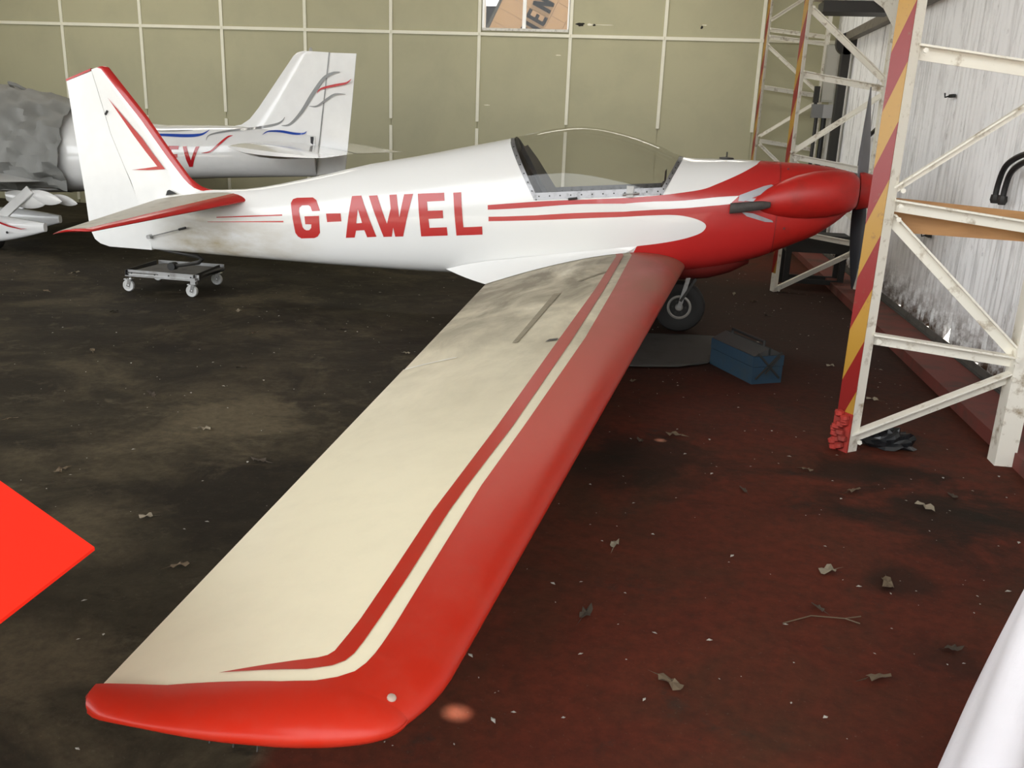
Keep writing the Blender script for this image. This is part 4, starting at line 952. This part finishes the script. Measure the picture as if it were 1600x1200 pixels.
m = MB(); m.tube([(0.515, -0.055, 0.43), (0.70, -0.085, 0.48), (0.80, -0.088, 0.508)], 0.004, 6); m.lathe((0.515, -0.05, 0.43), (0, 1, 0), [(-0.02, 0.018), (0.02, 0.018)], 8); m.build('rudder_cable', steel, AC, True)
MB().tube([(0.80, -0.090, 0.508), (0.86, -0.092, 0.525)], 0.009, 8).build('cable_fairlead', black, AC, True)
decal('tail_opening', [[(0.690, 0.760), (0.705, 0.798), (0.725, 0.806), (0.79, 0.778)]], lambda x, z: (x, -max(0.058, fus_hw(x, min(z, fus_sec(x)[0]-0.03)))-0.004, z), black, AC, 0.05, False)
def tail_edges(y):
    e = (y+0.05)/(-1.2+0.05)
    return (lerp(1.41, 0.875, e), lerp(0.768, 0.622, e)), (lerp(0.60, 0.60, e), lerp(0.725, 0.600, e)), lerp(0.085, 0.10, e)
def tail_edges_far(y):
    a, b, t = tail_edges(y); e = (y+0.05)/(-1.15); return (a[0], a[1]+0.05*e), (b[0], b[1]+0.05*e), t
def tailplane(side, edges):
    xi = [0.5*(1-math.cos(math.pi*k/18)) for k in range(19)]
    fy = lambda p: p if side < 0 else (p[0], -p[1], p[2])
    rows = [[fy(wing_pt(y, x, 1, edges)) for x in reversed(xi)]+[fy(wing_pt(y, x, -1, edges)) for x in xi[1:-1]] for y in [lerp(-0.03, -1.2, k/14) for k in range(15)]]
    # rounded red tip with the elevator horn swept down
    le, te, th = edges(-1.2)
    n = len(rows[0]); nm = len(rows)
    for q in range(1, 7):
        a = q/6*math.pi/2; sc = max(0.05, math.cos(a)); r = []
        for (x, up) in [(x, 1) for x in reversed(xi)]+[(x, -1) for x in xi[1:-1]]:
            p = wing_pt(-1.2, x, up, edges); pm = [(a1+b1)/2 for a1, b1 in zip(wing_pt(-1.2, x, 1, edges), wing_pt(-1.2, x, -1, edges))]
            r.append(fy((p[0]-0.15*(1-math.cos(a))*(1-x)**1.5, -1.2-0.055*math.sin(a), pm[2]+(p[2]-pm[2])*sc-0.03*math.sin(a)*max(0, x-0.55))))
        rows.append(r)
    v, fc = grid(rows, True); fc.append(tuple(len(v)-n+k for k in range(n)))
    idx = []
    for i in range(len(rows)-1):
        for k in range(n): idx.append(1 if (i >= nm-1 or 13 <= k <= 23) else 0)
    idx.append(1)
    return mesh_obj('tailplane', v, fc, None, AC, True, [tail_dust, red_paint], idx)
tailplane(-1, tail_edges); tailplane(1, tail_edges_far)
# tail skid spring
m = MB(); m.tube([(0.52, 0, 0.335), (0.62, 0, 0.318), (0.78, 0, 0.302), (0.90, 0, 0.292), (0.93, 0, 0.272), (0.90, 0, 0.245), (0.80, 0, 0.222), (0.68, 0, 0.200)], [0.008, 0.010, 0.013, 0.018, 0.02, 0.018, 0.014, 0.014], 8); m.build('tail_spring', dark_metal, AC, True)
MB().lathe((0.67, -0.03, 0.200), (0, 1, 0), [(0, 0.012), (0, 0.032), (0.06, 0.032), (0.06, 0.012)], 18).build('tail_wheel', black, AC, True)

# ================= tail dolly =================
DO = thing('tail_dolly', 'low steel dolly on grey casters under the tail', 'dolly', (0, 0, 0), R(-2.0))
zf = 0.150
for p0, p1, nm in (((0.36, -0.16, zf), (0.985, -0.175, zf), 'rail'), ((0.30, 0.36, zf), (0.90, 0.37, zf), 'rail'), ((0.37, -0.16, zf), (0.31, 0.36, zf), 'cross_rail'), ((0.97, -0.175, zf), (0.89, 0.37, zf), 'cross_rail')):
    MB().angle(p0, p1, 0.045, 0.006).build(nm, steel if nm == 'rail' else dark_metal, DO)
MB().box((0.36, -0.15, zf-0.004), (0.93, 0.35, zf+0.004)).build('deck', grimy, DO)
for k, x in enumerate((0.385, 0.42, 0.62, 0.74, 0.93)): MB().lathe((x, -0.184, zf+0.004), (0, -1, 0), [(-0.004, 0.006), (0.001, 0.006)], 8).build('bolt_hole', black, DO)
for (x, y, drop) in ((0.385, -0.15, 0), (0.95, -0.175, 1), (0.86, 0.366, 0), (0.32, 0.36, 0)):
    ca = bpy.data.objects.new('caster', None); COL.objects.link(ca); ca.parent = DO; ca.location = (x, y, 0)
    wx = -0.02
    MB().lathe((wx, 0, 0.048), (0, 1, 0), [(-0.014, 0.0), (-0.014, 0.016), (-0.011, 0.030), (-0.014, 0.036), (-0.013, 0.045), (-0.006, 0.048), (0.006, 0.048), (0.013, 0.045), (0.014, 0.036), (0.011, 0.03), (0.014, 0.016), (0.014, 0)], 24).build('wheel', caster, ca, True)
    m = MB()
    for s in (-1, 1): m.bar((wx, s*0.018, 0.04), (0.0, s*0.018, 0.102), 0.026, 0.003, (0, 1, 0))
    m.box((-0.028, -0.022, 0.098), (0.026, 0.022, 0.104)); m.lathe((0, 0, 0.104), (0, 0, 1), [(0, 0.012), (0.03, 0.012)], 10); m.lathe((wx, -0.022, 0.048), (0, 1, 0), [(0, 0.009), (0.044, 0.009)], 10)
    m.build('fork', zinc, ca, False)
    if drop: MB().box((-0.02, -0.02, 0.104), (0.022, 0.02, 0.15)).build('spacer', steel, ca)
    MB().box((-0.055, -0.01, 0.092), (-0.02, 0.01, 0.100)).build('brake_pedal', caster, ca)

# ================= white aircraft behind =================
EV = thing('parked_aircraft', 'glossy white light aircraft with swirl stripes parked behind the glider', 'aircraft', (0, 0, 0), R(-2.0))
def ev_ring(x, n=36):
    zt, zb, hw, zc = ev_sec(x); out = []
    for k in range(n):
        a = 2*math.pi*k/n; c, s = math.cos(a), math.sin(a); e = 2/2.2
        out.append((x, EVY+hw*math.copysign(abs(c)**e, c), zc+(zt-zc if s > 0 else zc-zb)*math.copysign(abs(s)**e, s)))
    return out
xs = [lerp(-5.2, 1.06, k/40) for k in range(41)]
v, fc = grid([ev_ring(x) for x in xs], True); fc += [tuple(range(36)), tuple(len(v)-36+k for k in range(36))]
mesh_obj('fuselage', v, fc, ev_white, EV)
def finrows(A, B, th0, th1, n=8):
    rows = []
    for (xa, za), (xb, zb) in zip(A, B):
        p = [(lerp(xa, xb, k/n), -lerp(th0, th1, k/n)*(min(1, (k/n)/0.25)**0.5 if th0 > th1 else 1), lerp(za, zb, k/n)) for k in range(n+1)]
        rows.append([(x, EVY+y, z) for x, y, z in p]+[(x, EVY-y, z) for x, y, z in p[::-1]])
    return rows
A = [(0.02, 1.20), (0.15, 1.262), (0.27, 1.285), (0.36, 1.34), (0.46, 1.45), (0.84, 1.935), (0.88, 1.968), (0.93, 1.982)]
B = [(1.05, 0.95), (1.06, 1.0), (1.08, 1.10), (1.10, 1.2), (1.12, 1.35), (1.205, 1.93), (1.208, 1.955), (1.21, 1.975)]
rows = finrows(A, B, 0.045, 0.028); v, fc = grid(rows, True); n = len(rows[0]); fc.append(tuple(len(v)-n+k for k in range(n)))
mesh_obj('fin', v, fc, ev_white, EV)
A = [(1.06, 0.835), (1.075, 0.95), (1.10, 1.10), (1.14, 1.40), (1.222, 1.972)]; B = [(1.345, 0.884), (1.365, 1.0), (1.39, 1.2), (1.42, 1.45), (1.478, 1.972)]
rows = finrows(A, B, 0.026, 0.027); rows = [[(x, EVY+(y-EVY)*(1-0.85*min(1, (k if k < 9 else 17-k)/8)), z) for k, (x, y, z) in enumerate(r)] for r in rows]
v, fc = grid(rows, True); n = len(rows[0]); fc += [tuple(range(n)), tuple(len(v)-n+k for k in range(n))]; mesh_obj('rudder', v, fc, ev_white, EV)
mesh_obj('hinge_gap', [(1.050, EVY-0.032, 0.835), (1.058, EVY-0.032, 0.835), (1.225, EVY-0.032, 1.974), (1.214, EVY-0.032, 1.974)], [(0, 1, 2, 3)], ev_grey, EV, False)
MB().lathe((1.02, EVY, 1.975), (0, 0, 1), [(0, 0.02), (0.03, 0.014), (0.045, 0.0)], 12).build('beacon', caster, EV, True)
# tailplane seen nearly end on
for side in (-1, 1):
    rows = []
    for q in range(10):
        e = q/9; y = EVY+side*lerp(0.02, 1.12, e); sc = 1 if q < 8 else (0.9, 0.35)[q-8]
        le, te = (lerp(0.62, 0.72, e), lerp(1.125, 1.115, e)), (lerp(1.46, 1.60, e), lerp(1.06, 1.055, e))
        xi = [0.5*(1-math.cos(math.pi*k/14)) for k in range(15)]
        E_ = lambda yy, le=le, te=te, sc=sc: (le, te, 0.125*sc)
        rows.append([(p[0], y, p[2]) for p in [wing_pt(0, x, 1, E_) for x in reversed(xi)]+[wing_pt(0, x, -1, E_) for x in xi[1:-1]]])
    v, fc = grid(rows, True); n = len(rows[0]); fc.append(tuple(len(v)-n+k for k in range(n))); mesh_obj('tailplane', v, fc, ev_white, EV)
MB().box((1.02, EVY-0.06, 1.09), (1.045, EVY-0.045, 1.20)).build('tail_handle', seat_m, EV)
# low wing with root, flap brackets, gear legs and spats
rows = []
for q in range(13):
    e = q/12; y = EVY-lerp(0.0, 3.55, e)
    E_ = lambda yy, e=e: ((lerp(-3.0, -3.0, e), lerp(0.69, 0.84, e)), (lerp(-1.60, -1.95, e), lerp(0.645, 0.80, e)), 0.13)
    xi = [0.5*(1-math.cos(math.pi*k/14)) for k in range(15)]
    # leading edge faces -X on this aircraft
    rows.append([(p[0], y, p[2]) for p in [(lambda s, u, le, te: (lerp(le[0], te[0], s), 0, lerp(le[1], te[1], s)+u*(te[0]-le[0])*foil(s, 0.13)[1]))(x, u, *E_(0)[:2]) for x, u in [(x, 1) for x in reversed(xi)]+[(x, -1) for x in xi[1:-1]]]])
for nm, sgn in (('wing', 1), ('wing', -1)):
    vv_ = [[(x, (y if sgn > 0 else 2*EVY-y), z) for x, y, z in r] for r in rows]; v, fc = grid(vv_, True); n = len(vv_[0]); fc.append(tuple(len(v)-n+k for k in range(n))); mesh_obj(nm, v, fc, ev_white, EV)
def spat(xt, y, zt, L=0.95, h=0.28):
    rows = []
    for q in range(13):
        s = q/12; x = xt-L*s; r = (0.30+0.70*math.sin(math.pi*min(1, s*0.62)))*h/2 if s < 0.8 else (1-(s-0.8)/0.2*0.7)*h/2*0.98
        zc_ = zt-0.02*s-(r-h*0.15)*0.35
        rows.append([(x, y+0.62*r*math.copysign(abs(math.cos(a))**0.7, math.cos(a)), zc_+r*math.copysign(abs(math.sin(a))**0.7, math.sin(a))) for a in [2*math.pi*k/20 for k in range(20)]])
    v, fc = grid(rows, True); fc += [tuple(range(20)), tuple(len(v)-20+k for k in range(20))]; return mesh_obj('wheel_spat', v, fc, ev_white, EV)
s1 = spat(-1.42, 1.2, 0.26); s2 = spat(-1.95, 2.1, 0.225)
for xt, y, p in ((-1.42, 1.2, s1), (-1.95, 2.1, s2)):
    MB().lathe((xt-0.62, y, 0.135), (0, 1, 0), [(-0.05, 0.06), (-0.055, 0.11), (-0.03, 0.133), (0.03, 0.133), (0.055, 0.11), (0.05, 0.06)], 24).build('wheel', tyre, EV, True)
    MB().bar((xt-0.55, y, 0.28), (xt-0.22, y+0.12, 0.60), 0.09, 0.03, (0, 1, 0)).build('gear_leg', ev_white, EV)
    MB().lathe((xt-0.36, y-0.085, 0.20), (0, -1, 0), [(0, 0.012), (0.006, 0.012)], 8).build('spat_screw', black, p, True)
decal('spat_stripe', [[(-2.1, 0.33), (-1.9, 0.315), (-1.75, 0.27), (-1.62, 0.245), (-1.55, 0.25), (-1.62, 0.238), (-1.76, 0.255), (-1.9, 0.295), (-2.1, 0.318)]], lambda x, z: (x, 1.2-0.089, z), ev_red, s1, 0.05)
for (x, z, y, sx) in ((-1.72, 0.50, 1.35, 1.0), (-1.50, 0.53, 1.35, 0.8), (-1.40, 0.50, 1.5, 0.6)):
    rows = []
    for q in range(11):
        s = q/10; r = 0.085*sx*math.sin(math.pi*min(1, 0.12+s*0.88))**0.7
        rows.append([(x-0.22*sx+0.44*sx*s, y+0.35*r*math.cos(a), z+0.02-0.05*s+r*math.sin(a)) for a in [2*math.pi*k/14 for k in range(14)]])
    v, fc = grid(rows, True); fc += [tuple(range(14)), tuple(len(v)-14+k for k in range(14))]; mesh_obj('flap_fairing', v, fc, ev_white, EV)
# letters and swirls on the flank
def evs(x, z, off=0.003): return (x, EVY-max(ev_hw(x, z), 0.038 if z > 1.0 and x > 0.15 else 0.0)-off, z)
decal('registration_letter', [[(-0.36, 1.060), (-0.259, 1.064), (-0.262, 1.030), (-0.330, 1.027), (-0.333, 0.983), (-0.272, 0.986), (-0.275, 0.952), (-0.337, 0.949), (-0.342, 0.902), (-0.278, 0.905), (-0.282, 0.871), (-0.385, 0.866)]], evs, ev_red, EV, 0.05)
decal('registration_letter', [[(-0.219, 1.061), (-0.182, 1.065), (-0.144, 0.931), (-0.091, 1.064), (-0.054, 1.068), (-0.139, 0.87), (-0.175, 0.867)]], evs, ev_red, EV, 0.05)
def swirl(pts, wmax, mat, tip0=0.1, tip1=0.1):
    V = [Vector((x, z, 0)) for x, z in pts]; P = []
    for i in range(len(V)-1):
        p0, p1, p2, p3 = V[max(i-1, 0)], V[i], V[i+1], V[min(i+2, len(V)-1)]
        for q in range(8):
            s = q/8; P.append(0.5*((2*p1)+(-p0+p2)*s+(2*p0-5*p1+4*p2-p3)*s*s+(-p0+3*p1-3*p2+p3)*s**3))
    P.append(V[-1]); a, b = [], []; n = len(P)
    for i, p in enumerate(P):
        d = (P[min(i+1, n-1)]-P[max(i-1, 0)]).normalized(); nn = Vector((-d.y, d.x, 0)); w_ = wmax/2*(0.12+0.88*math.sin(math.pi*i/(n-1)))
        a.append(p+nn*w_); b.append(p-nn*w_)
    v, fc = grid([[evs(p.x, p.y, 0.004) for p in a], [evs(p.x, p.y, 0.004) for p in b]]); mesh_obj('swirl_stripe', v, fc, mat, EV)
swirl([(-1.0, 1.150), (-0.483, 1.160), (-0.187, 1.163), (-0.05, 1.182), (0.006, 1.225)], 0.030, ev_blue)
swirl([(-1.0, 1.19), (-0.543, 1.195), (-0.312, 1.205), (-0.16, 1.215)], 0.014, ev_grey)
swirl([(-0.035, 1.005), (0.054, 1.024), (0.143, 1.101), (0.212, 1.166), (0.259, 1.182)], 0.022, ev_red)
swirl([(0.007, 1.127), (0.034, 1.18), (0.217, 1.225), (0.457, 1.26), (0.648, 1.299), (0.72, 1.333), (0.752, 1.372)], 0.024, ev_grey)
swirl([(0.545, 1.2), (0.589, 1.233), (0.707, 1.238), (0.847, 1.222), (0.94, 1.226), (0.974, 1.248)], 0.022, ev_blue)
swirl([(0.714, 1.291), (0.803, 1.309), (0.923, 1.423), (1.043, 1.592), (1.161, 1.738), (1.253, 1.79), (1.325, 1.802)], 0.034, ev_grey)
swirl([(1.089, 1.604), (1.136, 1.646), (1.273, 1.68), (1.386, 1.704), (1.44, 1.741)], 0.022, ev_red)
swirl([(1.006, 1.482), (1.086, 1.485), (1.179, 1.545), (1.271, 1.599), (1.38, 1.602)], 0.020, ev_grey)
# fabric cover over its cabin
CV = thing('cabin_cover', 'crumpled dark grey fabric cover strapped over the parked aircraft cabin', 'cover', (0, 0, 0), R(-2.0))
rows = []; rr = random.Random(8)
for q in range(60):
    x = lerp(-4.4, -1.42, q/59); zt, zb, hw, zc = ev_sec(x); ln = []
    for k in range(49):
        a = lerp(-0.22*math.pi, 1.22*math.pi, k/48); c, s = math.cos(a), math.sin(a); e = 2/2.2
        wr_ = 0.022*math.sin(9*a+7*x+2*math.sin(3*x))+0.014*math.sin(21*a-15*x)+0.012*math.sin(26*x+5*a+3*math.sin(4*a))+0.008*math.sin(40*x-11*a)
        off = 0.075+wr_*(0.5+0.7*abs(c))
        zz = zc+((zt-zc) if s > 0 else (zc-zb))*math.copysign(abs(s)**e, s)
        nx = Vector((c/hw, s/((zt-zc) if s > 0 else (zc-zb)))).normalized()
        ln.append((x, EVY+hw*math.copysign(abs(c)**e, c)+nx.x*off, zz+nx.y*off))
    rows.append(ln)
v, fc = grid(rows); mesh_obj('fabric', v, fc, cover_m, CV)
MB().tube([(-2.22, EVY-0.05, 1.545), (-2.20, EVY-0.12, 1.60), (-2.12, EVY-0.12, 1.58), (-2.05, EVY-0.05, 1.525)], 0.018, 8).build('carry_loop', cover_m, CV, True)
m = MB(); P = []
for k in range(13):
    a = math.pi+lerp(-0.05, 0.45, k/12)*math.pi; x = lerp(-1.78, -1.60, k/12); zt, zb, hw, zc = ev_sec(x); P.append([(x+dx, EVY+(hw+0.012)*math.cos(a), zc+(zc-zb+0.012)*math.sin(a)) for dx in (-0.035, 0.035)])
v, fc = grid(P); mesh_obj('strap', v, fc, seat_m, CV)

# ================= things on the floor =================
tb = thing('toolbox', 'blue metal cantilever toolbox on the floor near the wheel', 'toolbox', (5.06, -1.21, 0), R(-62.5))
tblue = plain('toolbox_blue', (0.018, 0.045, 0.075), 0.5, dirt=(0.03, 0.045, 0.05), dscale=9)
LX, WX_ = 0.235, 0.10
MB().box((-LX, -WX_, 0.0), (LX, WX_, 0.10)).build('lower_body', tblue, tb)
MB().box((-LX-0.002, -WX_-0.002, 0.103), (LX+0.002, WX_+0.002, 0.165)).build('tray', tblue, tb)
for s in (-1, 1):
    MB().add([(-LX, s*WX_, 0.167), (LX, s*WX_, 0.167), (LX, s*0.008, 0.21), (-LX, s*0.008, 0.21), (-LX, s*0.008, 0.167), (LX, s*0.008, 0.167)], [(0, 1, 2, 3), (0, 4, 5, 1), (0, 3, 4), (1, 5, 2), (3, 2, 5, 4)]).build('lid', plain('lid_blue_grey', (0.035, 0.036, 0.034), 0.7), tb)
MB().tube([(-0.17, 0, 0.205), (-0.17, 0, 0.235), (0.17, 0, 0.235), (0.17, 0, 0.205)], 0.009, 8).build('handle', black, tb)
for sx_ in (1,):
    for a, b in (((-0.08, 0.03), (0.08, 0.185)), ((0.08, 0.03), (-0.08, 0.185)), ((-0.02, 0.06), (0.07, 0.16))):
        MB().bar((LX+0.006, a[0], a[1]), (LX+0.006, b[0], b[1]), 0.012, 0.005, (1, 0, 0)).build('hinge_arm', dark_metal, tb)
mat_m = plain('grey_mat', (0.060, 0.058, 0.052), 0.85, dirt=(0.04, 0.036, 0.03), dscale=5)
mp = [(4.12, -1.30), (4.339, -1.322), (4.474, -1.30), (4.667, -1.237), (4.847, -1.088), (4.93, -0.86), (4.985, -0.60), (5.02, -0.32), (4.815, -0.311), (4.434, -0.38), (4.1, -0.40)]
v2, ff = tri_fill([mp], 0.06)
def mz(x, y): return 0.004+0.010*max(0, math.sin(4*x+3*y))*(1 if y > -1.2 else 0.4)
vv = [(x, y, mz(x, y)+0.004) for x, y in v2]
mo = mesh_obj('floor_mat', vv, ff, mat_m); mo.modifiers.new('solid', 'SOLIDIFY').thickness = 0.006
tag(mo, 'flat dark grey mat lying beside the blue toolbox', 'mat')
# crumpled black bag behind the near tower foot
rr = random.Random(11); v = []; n, mrow = 18, 9
for i in range(mrow):
    for k in range(n):
        a, ph = 2*math.pi*k/n, math.pi/2*i/(mrow-1); q = 1+rr.uniform(-0.22, 0.22)
        v.append((5.62+0.12*q*math.cos(a)*math.cos(ph), -2.36+0.08*q*math.sin(a)*math.cos(ph), 0.004+max(0, 0.085*q*math.sin(ph))))
f_ = [(i*n+k, i*n+(k+1) % n, (i+1)*n+(k+1) % n, (i+1)*n+k) for i in range(mrow-1) for k in range(n)]
tag(mesh_obj('plastic_bag', v, f_, plain('black_plastic', (0.014, 0.015, 0.017), 0.3), smooth=False), 'crumpled black plastic bag beside the striped tower foot', 'bag')
# bright red board at the left edge
rb_ = thing('red_board', 'bright red flat board with a pointed corner jutting in from the left', 'board', (3.3, -5.52, 0))
rbm = plain('bright_red_sheet', (0.86, 0.020, 0.006), 0.7, spec=0.15)
pts = [(0.408, 0.006), (-0.60, 0.625), (-1.6, 0.625), (-1.6, -0.9), (0.448, -0.9)]
pts = [(3.708-3.3, 0.006), (-0.55, 0.006+0.958*0.61), (-1.5, 0.60), (-1.5, -0.75), (0.43, -0.75)]
n = 5
mesh_obj('top', [(x, y, 0.795) for x, y in pts]+[(x, y, 0.80) for x, y in pts], [tuple(reversed(range(n))), tuple(range(n, 2*n))]+[(k, (k+1) % n, n+(k+1) % n, n+k) for k in range(n)], rbm, rb_, False)
for x, y in ((-1.4, 0.45), (-1.4, -0.65), (-0.5, -0.65), (-0.5, 0.3)): MB().bar((x, y, 0), (x, y, 0.795), 0.05, 0.05).build('leg', steel, rb_)
# white cloth in the lower right corner
cl = thing('draped_cloth', 'white cloth hanging in soft folds in the lower right corner', 'cloth', (5.625, -5.09, 0))
rows = []; rr = random.Random(2); na = 120
for i in range(26):
    s = i/25; z = lerp(0.92, 0.004, s); base = 0.36+0.10*(1-math.exp(-s*4.0))+0.06*s
    rows.append([((base+0.028*s*math.sin(9*a+1.3)+0.016*s*math.sin(17*a+2*z)+0.01*math.sin(5*a+6*z))*math.cos(a), (base+0.028*s*math.sin(9*a+1.3)+0.016*s*math.sin(17*a+2*z))*math.sin(a), z+0.012*math.sin(7*a)*(1-s)) for a in [2*math.pi*k/na for k in range(na)]])
v, fc = grid(rows, True); v.append((0, 0, 0.95)); c_ = len(v)-1; fc += [(k, (k+1) % na, c_) for k in range(na)]
mesh_obj('sheet', v, fc, plain('white_cotton', (0.80, 0.79, 0.83), 0.9, bumps=0.15), cl)
MB().bar((0, 0, 0), (0, 0, 0.93), 0.06, 0.06).build('stand', dark_metal, cl)

# dead leaves and grit
leaf_m = [plain('leaf_brown', (0.12, 0.085, 0.05), 0.8), plain('leaf_pale', (0.22, 0.185, 0.13), 0.8), plain('leaf_dark', (0.045, 0.032, 0.02), 0.8)]
def leaf_mesh(seed):
    r = random.Random(seed); n = 12; v = [(0, 0, 0.012)]
    for k in range(n):
        a = 2*math.pi*k/n; q = (0.65+0.5*abs(math.cos(a)))*r.uniform(0.6, 1.0); v.append((0.035*q*math.cos(a), 0.022*q*math.sin(a), 0.004+r.uniform(0, 0.016)))
    v += [(-0.07, 0.004, 0.003), (-0.035, 0.004, 0.006)]
    f = [(0, 1+k, 1+(k+1) % n) for k in range(n)]+[(7, 13, 14)]
    me = bpy.data.meshes.new('dead_leaf'); me.from_pydata(v, [], f); me.materials.append(leaf_m[seed % 3]); return me
LM = [leaf_mesh(k) for k in range(6)]; rr = random.Random(21)
spots = [(4.40, -1.62), (5.72, -1.60), (4.47, -2.62), (4.62, -2.50), (4.41, -3.72), (5.05, -4.0), (5.15, -4.35), (5.35, -4.5), (5.40, -4.15), (5.30, -3.8), (5.12, -3.75), (4.9, -3.1), (5.35, -3.0), (5.6, -3.1), (5.75, -2.95), (5.2, -2.8), (5.62, -0.9), (5.4, 0.6), (5.35, 1.2), (5.2, 1.5), (4.35, -4.2), (4.6, -4.5),
         (1.5, -0.6), (0.7, -0.9), (-0.2, -0.4), (-0.5, 0.4), (0.2, 0.5), (1.2, -1.9), (0.9, -2.4), (2.0, -2.6), (1.6, -3.1), (2.5, -3.0), (2.9, -3.3), (2.2, -3.6), (2.75, -3.9), (2.2, -2.0), (1.9, -1.2), (3.0, -1.4), (2.4, -0.9), (3.05, -4.2)]
for k, (x, y) in enumerate(spots):
    o = bpy.data.objects.new('dead_leaf', LM[k % 6]); COL.objects.link(o); o.location = (x, y, 0); s = rr.uniform(0.7, 1.25); o.scale = (s, s, s); o.rotation_euler = (0, 0, rr.uniform(0, 6.28))
    if x > 3.8: tag(o, 'small dead leaf on the red floor right of the wing', 'leaf', 'dead leaves on the red floor')
    else: tag(o, 'small dead leaf on the dark floor left of the wing', 'leaf', 'dead leaves on the dark floor')
twig = MB(); twig.tube([(4.93, -4.12, 0.006), (5.02, -4.06, 0.008), (5.12, -4.05, 0.006), (5.17, -4.03, 0.008)], 0.0018, 6); twig.tube([(5.12, -4.05, 0.006), (5.16, -4.07, 0.006)], 0.002, 5)
tag(twig.build('twig', leaf_m[0]), 'thin bent twig on the red floor', 'twig')
chip = [plain('chip_white', (0.36, 0.34, 0.30), 0.8)]
m = MB()
for k in range(1300):
    while True:
        x, y = rr.uniform(-1.5, 6.1), rr.uniform(-5.4, 3.0)
        if (x-5.62)**2+(y+5.09)**2 < 0.45 or (5.65 < x < 6.3 and 2.0 < y < 2.6) or (4.85 < x < 5.4 and -1.6 < y < -0.9): continue
        if rr.random() < (0.9 if x > 3.7 else 0.5): break
    s = rr.choice((0.0016, 0.002, 0.002, 0.0025, 0.003, 0.003, 0.004, 0.006)); a = rr.uniform(0, 3.14); e = rr.uniform(1, 2.4)
    c, sn = math.cos(a)*s, math.sin(a)*s; h = s*0.5
    m.add([(x-c*e, y-sn*e, 0.0008), (x+sn, y-c, h), (x+c*e, y+sn*e, 0.0008), (x-sn, y+c, h), (x, y, h*1.6)], [(0, 1, 4), (1, 2, 4), (2, 3, 4), (3, 0, 4)])
o = m.build('floor_grit', chip[0]); tag(o, 'pale flakes and grit strewn across the hangar floor', 'grit', kind='stuff')
